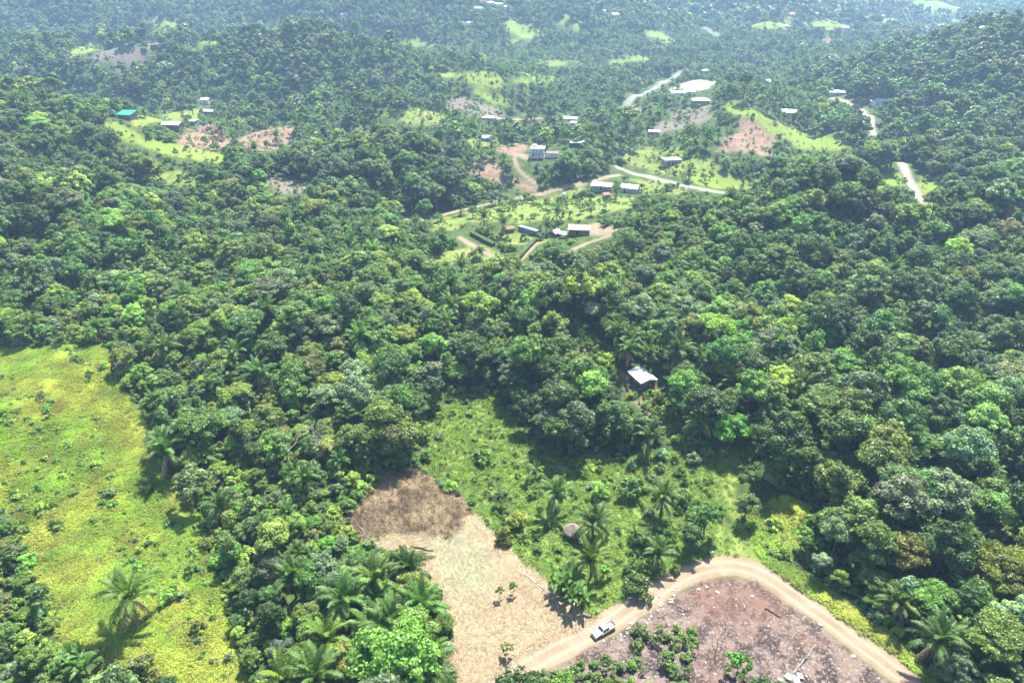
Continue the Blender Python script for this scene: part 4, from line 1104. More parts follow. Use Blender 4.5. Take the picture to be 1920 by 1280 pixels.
def palm_thing(label, loc, trunk_h, s, tint, seed, fronds=True, plan=None, dead=(.26, .19, .11), rz=0.0, group='cohune palms'):
    r = np.random.default_rng(seed)
    root = empty('palm_tree', loc, rz, s); tag(root, label, 'palm', group)
    if fronds:
        k_ = int(np.argmin([abs(P_[4] - trunk_h) for P_ in PALMS])); tm, cm, jm, top, h = PALMS[k_]
        obj('trunk', tm, root)
        for kf, az, tilt, sc_ in frond_list(seed, plan or FROND_PLAN):
            f = obj('frond' if kf < 5 else 'dead_frond', FROND_MESH[kf], root)
            f.location = top; f.rotation_euler = (0, tilt, az); f.scale = (sc_,) * 3
            t = np.array(dead if kf == 5 else tint) * math.exp(r.normal(0, .13)); f['tint'] = [float(v) for v in t]
    else:
        tm, cm, jm, top, h = PALMS[seed % 4]
        obj('trunk', tm, root); c = obj('crown', cm, root); c.location = top; c['tint'] = [float(v) for v in tint]
    return root

taken = []      # (x, y, radius) already occupied by hand-placed plants
PT = (.080, .150, .034)
PALM_SPOTS = [ # base px, trunk height, scale, words
 (258,1168,6.0,1.12,'lone palm with a skirt of dead fronds standing in the bright pasture'),
 (424,985,6.0,.85,'palm with one brown hanging frond at the pasture edge'),
 (1042,962,6.0,.85,'tall palm with long shadow left of the thatched shelter'),
 (1238,968,6.0,.85,'palm near the grass track, right of the thatched shelter'),
 (1110,1012,4.5,.9,'palm leaning over the thatched shelter'),
 (1108,1082,5.2,.85,'bright feathery palm below the thatched shelter'),
 (1310,828,6.0,.8,'palm beside the bright green round tree'),
 (1084,806,6.0,.8,'palm in the shade below the grassy slope'),
 (1176,690,7.5,.8,'old palm with grey hanging fronds behind the white-roofed hut'),
 (1218,846,5.2,.8,'dark palm on the edge of the soil slope below the hut'),
 (491,735,6.0,1.0,'large palm with brown drooping fronds in the left forest'),
 (449,690,6.0,.9,'palm just above left of the large brown-fronded palm'),
 (712,1135,7.5,.95,'palm with dark trunk left of the straw clearing'),
 (772,1105,6.0,.9,'palm touching the upper left of the straw clearing'),
 (797,1192,7.5,1.0,'large palm arching over the left edge of the straw clearing'),
 (806,1292,7.5,1.0,'large palm at the bottom left of the straw clearing'),
 (655,1178,7.5,.95,'palm in the dark group, second left of the straw clearing'),
 (700,1215,6.0,.9,'low palm between two taller palms left of the straw clearing'),
 (622,1240,6.0,.9,'palm with yellow green fronds deep in the palm group'),
 (604,1310,6.0,1.0,'palm cut by the bottom edge right of the pasture'),
 (540,1315,5.2,.9,'palm with pale fronds at the bottom edge beside the pasture'),
 (556,1120,6.0,.85,'palm with thin fronds in the leafy edge right of the pasture'),
 (1840,725,6.0,.9,'palm standing out at the right edge of the forest'),
 (1312,705,6.0,.85,'dark palm right of the white-roofed hut'),
 (1436,775,5.2,.85,'dark palm left of the small soil glade'),
 (1500,762,7.5,.9,'tall dark palm over the small soil glade'),
 (684,772,6.0,.9,'palm in the forest left of the grassy hollow'),
 (1230,1062,4.5,.7,'low spreading palm near the dirt road bend'),
 (1445,808,4.5,.7,'small palm with star-like crown below the soil glade'),
 (1043,416,5.2,.8,'fan-shaped palm alone in the village meadow'),
 (865,402,6.0,.75,'palm beside the village dirt road with its shadow on the grass'),
 (908,428,6.0,.85,'dark palm left of the red canopy'),
 (944,440,6.0,.85,'palm right beside the red canopy'),
 (1290,338,6.0,.8,'palm below the grey block house'),
 (1155,378,6.0,.8,'palm between the two white village houses'),
 (886,312,6.0,1.0,'large palm on the bare soil slope below the white gabled house'),
 (440,276,6.0,1.0,'palm on the right edge of the far brown plot'),
 (418,262,6.0,1.0,'palm over the far brown plot'),
 (520,272,6.0,1.0,'palm on the far pale brown clearing'),
 (480,296,5.2,1.0,'palm just below the far pale brown clearing'),
 (558,252,6.0,1.0,'palm at the right end of the far pale brown clearing'),
 (503,335,5.2,1.0,'palm left above the pale rubble patch'),
 (488,342,6.0,1.0,'dark palm at the left end of the pale rubble patch'),
 (1540,305,6.0,.9,'palm below the bright ridge strip'),
 (1784,420,6.0,.9,'palm right of the pale road at right'),
 (866,520,5.2,.9,'palm in the middle of the forest below the hedge'),
 (790,495,6.0,.9,'dark palm left of the light green patch by the track'),
 (700,478,6.0,.95,'palm in the dark palm cluster left of the dirt track'),
 (660,482,6.0,.95,'leftmost palm of the dark cluster left of the dirt track'),
 (60,535,6.0,.95,'palm with pale dead fronds near the left edge'),
 (170,505,5.2,.9,'yellowish palm in the left forest'),
 (1012,690,6.0,.9,'palm hidden in the tall trees above the grassy hollow') ]
for i, (a, b_, th_, s, lb) in enumerate(PALM_SPOTS):
    p = g1(a, b_)
    r = np.random.default_rng(900 + i)
    t = np.array(PT) * np.exp(r.normal(0, .15)) * np.exp(r.normal(0, .06, 3))
    if 'yellow' in lb or 'bright' in lb or 'pale' in lb: t *= np.array([1.5, 1.25, 1.0])
    plan = [(0, 3), (1, 4), (2, 4), (3, 4), (4, 3), (5, 5)] if ('brown' in lb or 'dead' in lb or 'hanging' in lb) else ([(0, 4), (1, 5), (2, 5), (3, 4), (4, 2), (5, 2)])
    palm_thing(lb, p, th_, s, t, 300 + i, True, plan, rz=float(r.uniform(0, 6.28)))
    taken.append((p.x, p.y, 2.2))

# hand-placed broadleaf trees, shrubs and saplings
def spot(px, py, kind, s, colour, name, label, cat, idx=None, group=None, sz=None):
    p = g1(px, py); kl = TREE_KINDS[kind]; r = np.random.default_rng(int(px * 7 + py))
    i = r.integers(len(kl)) if idx is None else idx
    t = np.array(PAL.get(colour, colour) if isinstance(colour, str) else colour) * np.exp(r.normal(0, .06, 3))
    o = tree_thing(name, kl, int(i), p, float(r.uniform(0, 6.28)), s, t, label, cat, group)
    if sz: o.scale[2] = s * sz
    taken.append((p.x, p.y, kl[int(i)][3] * s * .8)); return o
spot(1366, 846, 'round', 1.15, (.12, .33, .035), 'broadleaf_tree', 'vivid green rounded tree at the top of the grass track', 'tree', 1)
spot(1395, 975, 'round', .72, (.12, .18, .05), 'broadleaf_tree', 'pale green rounded tree standing alone right beside the grass track', 'tree', 2)
spot(1420, 925, 'round', .85, 'mid green', 'broadleaf_tree', 'bushy mid green tree upper right of the lone pale track tree', 'tree', 0)
spot(1318, 1010, 'round', .95, 'mid green', 'broadleaf_tree', 'wide dark green tree left of the grass track near the road bend', 'tree', 3)
spot(1290, 1035, 'round', .8, 'dark green', 'broadleaf_tree', 'dark tree nearest the dirt road left of the grass track', 'tree', 4)
spot(1112, 610, 'umbrella', .75, (.42, .42, .35), 'flowering_tree', 'white-flowering tree above the hut', 'tree', 1)
spot(1150, 640, 'round', .95, (.14, .19, .03), 'broadleaf_tree', 'yellow green round tree just right of the white-flowering tree', 'tree', 2)
spot(760, 1098, 'round', .62, (.10, .125, .085), 'broadleaf_tree', 'grey green small round tree between the palms left of the straw clearing', 'tree', 0)
spot(940, 950, 'round', .5, (.12, .17, .06), 'broadleaf_tree', 'pale rounded small tree with shadow in the green clearing', 'tree', 1)
spot(938, 1000, 'bush', .8, (.12, .20, .04), 'shrub', 'light green rounded shrub below the pale small tree in the green clearing', 'shrub')
spot(1680, 1090, 'umbrella', 1.1, (.155, .165, .035), 'spreading_tree', 'brownish olive flat-topped tree in the right forest', 'tree', 0)
spot(1860, 1140, 'umbrella', 1.35, (.135, .165, .025), 'spreading_tree', 'large yellow green spreading tree at the right edge', 'tree', 2)
spot(580, 735, 'umbrella', 1.1, (.10, .135, .028), 'spreading_tree', 'olive umbrella-crowned tree right of the large brown-fronded palm', 'tree', 1)
spot(265, 1265, 'bush', 1.5, (.12, .15, .045), 'shrub', 'rounded olive shrub with dark shade below the pasture palm', 'shrub')
spot(1195, 1108, 'bush', 1.5, (.105, .17, .035), 'shrub', 'rounded shrub beside the dirt road left of the bend', 'shrub')
spot(1392, 190, 'tall', 1.5, 'dark green', 'broadleaf_tree', 'huge dark rounded tree right of the gravel lot', 'tree', 1)
spot(1365, 178, 'tall', 1.35, 'dark green', 'broadleaf_tree', 'dark rounded tree touching the gravel lot', 'tree', 2)
spot(362, 215, 'tall', 1.1, 'mid green', 'broadleaf_tree', 'round tree left of the narrow white building', 'tree', 0)
spot(899, 332, 'round', .85, 'dark green', 'broadleaf_tree', 'dark round tree on the soil slope below the large palm', 'tree', 1)
spot(950, 330, 'round', .8, 'mid green', 'broadleaf_tree', 'round tree right on the soil slope above the village road', 'tree', 2)
spot(1092, 385, 'round', .8, 'mid green', 'broadleaf_tree', 'leafy tree right of the water tank', 'tree', 3)
SAP = [(937, 1122, 'left of the pair of thin saplings on the straw clearing'), (962, 1114, 'right of the pair of thin saplings on the straw clearing'), (950, 1228, 'lone feathery sapling low on the straw clearing')]
for a, b_, lb in SAP:
    spot(a, b_, 'open', .3, (.20, .28, .07), 'sapling', lb, 'sapling', group='saplings on the straw', sz=1.15)
GB = np.random.default_rng(77)
# shrubs and young fruit trees of the green clearing
lawn_w = patch_world[1][2]
cand = np.stack([GB.uniform(lawn_w[:, 0].min(), lawn_w[:, 0].max(), 900), GB.uniform(lawn_w[:, 1].min(), lawn_w[:, 1].max(), 900)], 1)
cand = cand[pip(lawn_w, cand[:, 0], cand[:, 1])]
nshr = 0
slope_w = patch_world[6][2]
c2 = np.stack([GB.uniform(slope_w[:, 0].min(), slope_w[:, 0].max(), 1500), GB.uniform(slope_w[:, 1].min(), slope_w[:, 1].max(), 1500)], 1)
c2 = c2[pip(slope_w, c2[:, 0], c2[:, 1])]
def free(x, y, r): return all((x - a) ** 2 + (y - b) ** 2 > (r + q) ** 2 for a, b, q in taken)
for lst, lim, nm in ((cand, 62, 'the green clearing'), (c2, 48, 'the soil slope')):
    cnt = 0
    for x, y in lst:
        if cnt >= lim: break
        s = float(np.exp(GB.normal(-.25, .38)))
        px, py, dp = to_pix(x, y, gz(x, y))
        if nm == 'the green clearing' and (800 < px < 1000 and 740 < py < 905): continue
        if abs(px - 1200) < 42 and abs(py - 725) < 30: continue
        if not free(x, y, 1.5 * s): continue
        kind = 'bush'; sz = GB.uniform(.9, 1.5)
        k_, t = pick_tints(GB, np.array([.45]), 1)
        kl = TREE_KINDS[kind]; i = int(GB.integers(len(kl)))
        o = tree_thing('shrub', kl, i, (x, y, float(gz(x, y))), float(GB.uniform(0, 6.28)), s, t[0], plant_label('small' if s < .8 else 'leafy', PNAMES[k_[0]], 'shrub', px, py), 'shrub', 'shrubs of the clearing')
        o.scale[2] = s * sz; taken.append((x, y, 1.4 * s)); cnt += 1
# regrowth on the burnt plot
for j in range(120):
    a = GB.uniform(985, 1300); b_ = GB.uniform(1180 if a > 1150 else 1225, 1300)
    if a < 1120 and b_ < 1262 - (a - 985) * .28 + 14: continue
    if math.hypot(a - 1135, b_ - 1180) < 48: continue
    p = g1(a, b_)
    if not free(p.x, p.y, -.35) or sample_grid(cov[..., 3], np.array([p.x]), np.array([p.y]))[0] < .6: continue
    s = GB.uniform(.5, 1.05)
    spot(a, b_, 'open' if j % 3 == 0 else 'bush', s * (.34 if j % 3 == 0 else .72), (.15, .27, .06) if j % 2 else (.17, .24, .08), 'shrub', plant_label('sparse', 'bright green' if j % 2 else 'grey green', 'regrowth shrub', a, b_), 'shrub', group='regrowth on the burnt plot')
spot(1379, 1272, 'open', .62, (.10, .24, .03), 'slender_tree', 'thin leafy tree standing alone on the burnt plot', 'tree', 1)
# charred saplings, dead trees, logs, rocks
for j, (a, b_, h) in enumerate([(1336, 1195, 3.4), (1352, 1210, 4), (1340, 1232, 4.2), (1330, 1258, 3.6), (1438, 1245, 4.2), (1452, 1240, 3.6), (1475, 1215, 3.4), (1395, 1262, 4.5), (1445, 1265, 3.6), (1360, 1180, 2.6), (1310, 1225, 3), (1420, 1190, 2.6), (1500, 1250, 2.8), (1285, 1262, 3.2)]):
    p = g1(a, b_); r0 = empty('charred_sapling', p, j * 1.3); tag(r0, plant_label('thin', 'leafless', 'charred sapling', a, b_), 'sapling', 'charred saplings')
    obj('stem', bare_tree_geo(400 + j, h * 1.5, .06, 2, .4).mesh('charred_stem', [M_char]), r0)
for j, (a, b_, h, lb) in enumerate([(538, 880, 16, 'leafless grey tree, left of the pair above the leafy pasture edge'), (602, 878, 16, 'leafless grey tree, right of the pair above the leafy pasture edge'), (897, 560, 8, 'small bare dead tree in the central forest'), (752, 850, 9, 'dead leaning tree at the upper tip of the brown brushwood'), (1560, 690, 7, 'bare grey branches in the right forest'), (268, 775, 8, 'bare pale pole-like snag at the pasture corner')]):
    p = g1(a, b_); r0 = empty('dead_tree', p); tag(r0, lb, 'dead tree')
    obj('trunk', bare_tree_geo(500 + j, h, .24, 4 if j != 5 else 1, .62).mesh('dead_trunk', [M_dead]), r0); taken.append((p.x, p.y, 1.5))
def log(name, label, a, b_, rad, mat, group=None):
    P = ground_at([a, b_]); d = P[1] - P[0]; r = np.random.default_rng(int(a[0]))
    t = np.linspace(0, 1, 7)[:, None]; q = d * t + r.normal(0, .12, (7, 3)) * np.array([1, 1, .3]); q[:, 2] = gz(q[:, 0] + P[0, 0], q[:, 1] + P[0, 1]) - P[0, 2] + rad * .8
    m = MB(); m.tube(q, rad * np.linspace(1, .6, 7), 7)
    m.tube(np.array([q[3], q[3] + norm(d[None])[0] * .8 + np.array([.5, .2, .7])]), [rad * .5, rad * .2], 5)
    o = m.build(name, mat); o.location = P[0]; tag(o, label, 'log', group)
for lb, a, b_, rad, mt in [('charred dark log at the foot of the brown brushwood', (772, 1026), (812, 1034), .28, M_char), ('pale fallen log along the right edge of the straw clearing', (985, 1078), (1028, 1112), .22, M_bark_pale),
        ('second pale log nearest the banana plants', (1005, 1098), (1024, 1120), .18, M_dead), ('grey log on the left edge of the brown brushwood', (672, 985), (692, 1010), .22, M_dead), ('long pale log across the burnt plot', (1488, 1262), (1526, 1212), .16, M_dead),
        ('dark charred log near the top of the burnt plot', (1435, 1140), (1462, 1158), .15, M_char), ('thin pale stick-like log on the burnt plot', (1392, 1130), (1402, 1150), .1, M_dead), ('pale log lying at the bottom of the burnt plot', (1470, 1270), (1500, 1262), .18, M_bark_pale),
        ('brown log in the brushwood', (722, 985), (770, 1000), .16, M_dead), ('thin log along the upper right of the straw clearing', (928, 1010), (955, 1035), .14, M_bark_pale)]:
    log('fallen_log', lb, a, b_, rad, mt)
def rock_mesh(seed):
    r = np.random.default_rng(seed); bm = bmesh.new(); bmesh.ops.create_icosphere(bm, subdivisions=2, radius=1)
    for v in bm.verts: v.co = v.co * (1 + .22 * r.normal()) ; v.co.z *= .6
    me = bpy.data.meshes.new('rock'); bm.to_mesh(me); bm.free(); me.materials.append(M_rock); return me
ROCKS = [rock_mesh(i) for i in range(4)]
def rock_at(a, b_, s, i):
    p = g1(a, b_); o = obj('rock', ROCKS[i % 4]); o.location = p + Vector((0, 0, s * .2)); o.scale = (s,) * 3; o.rotation_euler[2] = i
    tag(o, plant_label('pale', 'limestone', 'rock', a, b_), 'rock', 'pale rocks of the burnt plot')
for i in range(38):
    t = GB.uniform(0, 1); a, b_ = 1150 + 130 * t + GB.normal(0, 9), 1192 - 92 * t + GB.normal(0, 7)
    rock_at(a, b_ + 6, GB.uniform(.12, .32), i)
for i, (a, b_, s) in enumerate([(1478, 1270, .8), (1500, 1268, .65), (1490, 1276, .9), (1462, 1275, .5), (1538, 1172, .45), (1345, 1110, .4), (1310, 1105, .4), (1325, 1100, .35), (1410, 1118, .35), (1600, 1230, .4), (1334, 1035, .6)]):
    rock_at(a, b_, s, i)
# banana plants
def banana(px, py, s, label, n=7, lean=0):
    p = g1(px, py); r = np.random.default_rng(int(px + py)); root = empty('banana_plant', p, float(r.uniform(0, 6)), s); tag(root, label, 'banana plant', 'banana plants')
    obj('stem', BAN_STEM, root)
    for i in range(n):
        l = obj('leaf', BAN_LEAF[i % 3], root); l.location = (.04, .02, 2.1); l.rotation_euler[2] = i * 2.4 + r.normal(0, .2); l['tint'] = [float(v) for v in np.array((.085, .17, .04)) * np.exp(r.normal(0, .12))]
    taken.append((p.x, p.y, .9))
for j, (a, b_) in enumerate([(1050, 1115), (1062, 1122), (1075, 1108), (1060, 1098), (1080, 1135), (1095, 1140), (1072, 1142), (1040, 1100), (1445, 865), (1450, 850), (1440, 880), (1452, 872), (1190, 1015), (1300, 1000), (150, 1268), (160, 1250), (140, 1255), (168, 1272), (990, 905), (1005, 892), (1330, 795)]):
    banana(a, b_, 1.35 if b_ > 1090 else 1.1, plant_label('broad-leaved', 'bright green', 'banana plant', a, b_))

# ---------------------------------------------------------------- the forest
SR = np.random.default_rng(5)
def jgrid(y0, y1, sp, rng):
    xm = half_w(y1) * .97
    X, Y = np.meshgrid(np.arange(-xm, xm, sp), np.arange(y0, y1, sp))
    X = X + rng.uniform(-.48, .48, X.shape) * sp; Y = Y + rng.uniform(-.48, .48, Y.shape) * sp
    k_ = np.abs(X) < half_w(Y) * .96
    return X[k_], Y[k_]
def zone_tone(px, py, x, y):
    t = .55 * W_biome2(x, y) + .35 * W_biome(x, y)
    box = lambda x0, y0, x1, y1, v: np.where((px > x0) & (px < x1) & (py > y0) & (py < y1), v, 0)
    t = t + box(1600, 60, 2100, 330, -1.1) + box(60, 60, 760, 215, -.8) + box(700, 640, 1100, 860, -.5) + box(280, 700, 760, 880, -.55)
    t = t + box(-100, 200, 420, 340, .6) + box(1180, 460, 2000, 720, .45) + box(250, 360, 700, 560, .35) + box(380, 880, 700, 1100, .4) + box(1450, 1080, 1900, 1300, .2)
    return np.clip(t, -1.4, 1.4)
def fit(x, y, z, h, depth):
    """no crown may stand in the sight line of open ground: shorten or drop the tree"""
    ok = np.ones(len(x), bool)
    inside = (sample_grid(open_world, x, y) >= .3) & (y > 260)
    f = np.where(inside, .5, 1.0)
    for sc_ in (1.0, .6, .35):
        bad = np.zeros(len(x), bool)
        for fr, wd in ((.3, 0), (.55, -.3), (.55, .3), (1.0, 0)):
            a, b_, _ = to_pix(x + wd * h * f, y, z + h * f * fr); bad |= is_open_px(a, b_) & ~inside
        if sc_ > .35: f = np.where(bad, {1.0: .6, .6: .35}[sc_] * np.ones(len(x)), f)
        else: ok = ~bad
    return ok, f
tk = np.array(taken)
def scatter(y0, y1, sp, dens=1.0):
    x, y = jgrid(y0, y1, sp, SR)
    z = gz(x, y)
    px, py, dp = to_pix(x, y, z)
    k_ = (px > -170) & (px < 2090) & (py > -60) & (py < 1470)
    # leave a gap round hand-placed plants
    x, y, z, px, py, dp = (a[k_] for a in (x, y, z, px, py, dp))
    ow = sample_grid(open_world, x, y); road_ = sample_grid(cov[..., 5] + cov[..., 6] + cov[..., 8], x, y)
    keep = (ow < .3) | ((ow >= .3) & (y > 260) & (road_ < .1) & (W_biome(x * 2.3, y * 2.3) > .35) & (SR.uniform(size=len(x)) < .45))
    keep &= ~sample_grid(near_road, x, y)
    if y0 < 500:
        for a, b_, q in tk:
            keep &= (x - a) ** 2 + (y - b_) ** 2 > (q + 1.2) ** 2
    return [a[keep] for a in (x, y, z, px, py, dp)]

# near and middle forest
x, y, z, px, py, dp = scatter(58, 470, 4.4)
n = len(x); tone = zone_tone(px, py, x, y); u = SR.uniform(size=n)
palm_p = .05 + .22 * ((px > 560) & (px < 760) & (py > 420) & (py < 520)) + .12 * ((py > 400) & (py < 520) & (px > 740) & (px < 1150)) + .12 * ((px > 480) & (px < 820) & (py > 1040)) + .05 * ((px > 1150) & (py > 600))
kind = np.full(n, 'round   ', dtype='<U8')
kind[:] = 'round'
tall = (tone < -.15) & (u < .55); kind[tall] = 'tall'
kind[(u > .55) & (u < .70)] = 'umbrella'
kind[(u > .70) & (u < .80)] = 'open'
kind[(u > .80) & (u < .89)] = 'column'
kind[(tone > .5) & (u < .35)] = 'bush'
kind[(px < 430) & (py > 150) & (py < 335) & (u < .6)] = 'bush'
isp = SR.uniform(size=n) < palm_p; kind[isp] = 'palm'
H0 = {'round': 11.5, 'tall': 15.5, 'umbrella': 12, 'open': 11, 'column': 11, 'bush': 3.6, 'palm': 11}
scl = np.clip(np.exp(SR.normal(-.33, .34, n)) * (1 - .16 * np.clip(tone, -1, 1.2)), .32, 1.3)
scl = np.where(kind == 'bush', scl * 1.35, scl); scl = np.where(kind == 'palm', np.clip(scl, .75, 1.05), scl)
bank = (px > 1430) & (py > 1000) & (px < 1500 + (py - 1000) * .95)
scl *= np.where(bank, .55, 1.0)
tone = np.where(bank, np.maximum(tone, .6), tone)
scl *= np.where((px < 220) & (py > 930), .5, 1.0)
scl *= np.where((px > 380) & (px < 700) & (py > 880), .72, 1.0)
hh = np.array([H0[q] for q in kind]) * scl
ok, f = fit(x, y, z, hh, dp); scl = scl * f
# keep crowns off the very edge of roads and plots
x, y, z, px, py, dp, tone, kind, scl = (a[ok] for a in (x, y, z, px, py, dp, tone, kind, scl)); n = len(x)
ki, tint = pick_tints(SR, tone, n)
tint = np.where((kind == 'palm')[:, None], np.array(PT) * np.exp(SR.normal(0, .15, (n, 1))) * np.exp(SR.normal(0, .06, (n, 3))), tint)
tint = np.where((kind == 'open')[:, None], tint * .5 + .5 * np.array(PAL['grey green']), tint)
rz = SR.uniform(0, 6.28, n); var = SR.integers(0, 1000, n)
inframe = (px > -10) & (px < 1930) & (py > 0) & (py < 1300)
size = scl / dp
done = np.zeros(n, bool)
NAMES = {'round': ('broadleaf_tree', 'broadleaf tree', 'tree', 'broadleaf forest trees'), 'tall': ('broadleaf_tree', 'broadleaf tree', 'tree', 'broadleaf forest trees'), 'umbrella': ('spreading_tree', 'flat-topped tree', 'tree', 'spreading forest trees'),
         'open': ('slender_tree', 'slender tree', 'tree', 'slender forest trees'), 'column': ('slender_tree', 'vine-clad tree', 'tree', 'slender forest trees'), 'bush': ('shrub', 'shrub', 'shrub', 'forest edge shrubs'), 'palm': ('palm_tree', 'palm', 'palm', 'forest palms')}
order = np.argsort(-size)
LIM = {'broadleaf_tree': 270, 'spreading_tree': 150, 'slender_tree': 150, 'shrub': 60, 'palm_tree': 110}
cnt = {k_: 0 for k_ in LIM}
for i in order:
    if not inframe[i]: continue
    q = str(kind[i]); nm, noun, cat, grp = NAMES[q]
    if cnt[nm] >= LIM[nm]: continue
    cnt[nm] += 1; done[i] = True
    szw = 'tall' if scl[i] * H0[q] > 12 else ('medium' if scl[i] * H0[q] > 8 else 'small')
    a, b_, _ = to_pix(x[i], y[i], z[i] + .6 * H0[q] * scl[i])
    if q == 'palm':
        palm_thing(plant_label(szw, 'feathery green', 'palm', a, b_), (x[i], y[i], z[i]), 6, scl[i], tint[i], int(var[i]), cnt[nm] <= 24, rz=rz[i], group=grp)
    else:
        kl = TREE_KINDS[q]
        tree_thing(nm, kl, int(var[i]) % len(kl), (x[i], y[i], z[i]), rz[i], scl[i], tint[i], plant_label(szw, PNAMES[ki[i]] if q != 'open' else 'pale green', noun, a, b_), cat, grp)
P3 = np.stack([x, y, z - .1], 1)
for q, lb in (('round', 'rest of the rounded forest trees beyond the nearest ones'), ('tall', 'rest of the tall dark forest trees beyond the nearest ones'), ('umbrella', 'rest of the flat-topped forest trees'), ('open', 'rest of the pale slender forest trees'), ('column', 'rest of the vine-clad forest trees'), ('bush', 'rest of the forest edge shrubs')):
    s_ = (kind == q) & ~done
    stuff('forest', [K_[2] for K_ in TREE_KINDS[q]], P3[s_], rz[s_], scl[s_], tint[s_], lb, 'forest')
s_ = (kind == 'palm') & ~done
stuff('palm_grove', [P_[2] for P_ in PALMS], P3[s_], rz[s_], scl[s_], tint[s_], 'rest of the palms scattered through the forest', 'palms')

# undergrowth between the trees
x, y, z, px, py, dp = scatter(55, 330, 2.7)
n = len(x); tone = zone_tone(px, py, x, y)
h_ = SR.uniform(.45, 1.15, n)
ok, f = fit(x, y, z, 3 * h_, dp); h_ = h_ * f
_, tint = pick_tints(SR, np.clip(tone + .5, -1, 1), n)
stuff('undergrowth', [K_[2] for K_ in TREE_KINDS['bush']], np.stack([x, y, z - .15], 1)[ok], SR.uniform(0, 6.28, n)[ok], h_[ok], tint[ok], 'low leafy undergrowth between the forest trees', 'undergrowth')

# middle distance
x, y, z, px, py, dp = scatter(470, 1350, 6.2)
n = len(x); tone = zone_tone(px, py, x, y); u = SR.uniform(size=n)
valley = ((px > 620) & (px < 1500) & (py > 60) & (py < 330))
isp = u < np.where(valley, .20, .08)
scl = np.exp(SR.normal(-.22, .28, n)) * (1 - .22 * np.clip(tone, -1.2, 1.2)); scl = np.where(valley & ~isp, scl * .82, scl)
young = (~isp) & (SR.uniform(size=n) < np.where((px < 440) & (py > 170) & (py < 345) & (py > 140 + px * .2), .72, np.where(valley, .45, .12))); scl = np.where(young, scl * .42, scl)
ok, f = fit(x, y, z, 11 * scl, dp); scl = scl * f
tone = np.where(young, tone + .6, tone)
ki, tint = pick_tints(SR, np.clip(tone, -1.3, 1.3), n)
tint = np.where(isp[:, None], np.array(PT) * np.exp(SR.normal(0, .15, (n, 1))), tint)
rz = SR.uniform(0, 6.28, n); P3 = np.stack([x, y, z - .3], 1)
a_ = ok & isp; stuff('palm_grove', PALM_FAR, P3[a_], rz[a_], np.clip(scl[a_], .7, 1.15), tint[a_], 'palms scattered over the middle distance', 'palms')
a_ = ok & ~isp & (u < .8); stuff('forest', [K_[2] for K_ in TREE_KINDS['mid']], P3[a_], rz[a_], scl[a_], tint[a_], 'rounded trees covering the middle distance', 'forest')
a_ = ok & ~isp & (u >= .8); stuff('forest', [K_[2] for K_ in TREE_KINDS['midtall']], P3[a_], rz[a_], scl[a_], tint[a_], 'taller flat-topped trees over the middle distance', 'forest')
# far hills
x, y, z, px, py, dp = scatter(1350, 3100, 10.5)
far_field = W_biome2(x * .5, y * .5) * .7 + W_big(x * 2.2, y * 2.2) * .8
k_ = far_field < 1.1
x, y, z, px, py, dp = (a[k_] for a in (x, y, z, px, py, dp)); n = len(x)
scl = np.exp(SR.normal(.1, .28, n)); ok, f = fit(x, y, z, 10 * scl, dp)
_, tint = pick_tints(SR, np.clip(zone_tone(px, py, x, y) - .3, -1.2, 1), n)
stuff('far_forest', [K_[1] for K_ in TREE_KINDS['far']], np.stack([x, y, z - .5], 1)[ok], SR.uniform(0, 6.28, n)[ok], scl[ok], tint[ok], 'far forest over the rolling hills', 'forest')
x, y, z, px, py, dp = scatter(3100, 9000, 46)
far_field = W_big(x * 1.6, y * 1.6); k_ = far_field < 1.0
x, y, z = x[k_], y[k_], z[k_]; n = len(x)
_, tint = pick_tints(SR, np.full(n, -.5), n)
stuff('far_forest', CLUMPS, np.stack([x, y, z - 1], 1), SR.uniform(0, 6.28, n), np.exp(SR.normal(0, .2, n)), tint, 'distant wooded hills and blue mountains', 'forest')

# ---------------------------------------------------------------- grass, weeds, straw and stones
def fill(ch, y1, per_m2, rng, lo=.45, y0=50):
    xm = half_w(y1); area = 2 * xm * (y1 - y0); n = int(area * per_m2)
    X, Y = rng.uniform(-xm, xm, n), rng.uniform(y0, y1, n)
    c = sample_grid(cov[..., ch], X, Y); k_ = (c > lo) & (np.abs(X) < half_w(Y))
    X, Y = X[k_], Y[k_]; Z = gz(X, Y); a, b_, d_ = to_pix(X, Y, Z)
    k_ = (a > -120) & (a < 2040) & (b_ < 1420)
    return X[k_], Y[k_], Z[k_], a[k_], b_[k_]
x, y, z, px, py = fill(0, 260, 2.6, SR); n = len(x)
g_ = np.clip(.45 + .45 * W_biome(x * 2.2, y * 2.2) + .3 * W_tone(x, y), 0, 1)[:, None]
tint = (np.array([.34, .39, .072]) * g_ + np.array([.21, .33, .048]) * (1 - g_)) * np.exp(SR.normal(0, .10, (n, 1)) + .16 * W_tone(x * 1.5, y * 1.5)[:, None])
brown = (SR.uniform(size=n) < .08 + .10 * (W_tone(x * .6, y * .6) > .8)); tint = np.where(brown[:, None], np.array([.24, .19, .08]), tint)
stuff('grass', TUFTS, np.stack([x, y, z], 1), SR.uniform(0, 6.28, n), SR.uniform(.5, 1.25, n), tint, 'bright yellow green pasture grass', 'grass')
x, y, z, px, py = fill(0, 260, .24, SR); n = len(x)
k_ = (W_biome(x * 1.3 + 40, y * 1.3) > -.3); x, y, z = x[k_], y[k_], z[k_]; n = len(x); _, tint = pick_tints(SR, np.full(n, .5), n)
stuff('weeds', WEEDS, np.stack([x, y, z], 1), SR.uniform(0, 6.28, n), np.exp(SR.normal(-.25, .55, n)), tint * 1.25, 'leafy weeds scattered over the pasture', 'weeds')
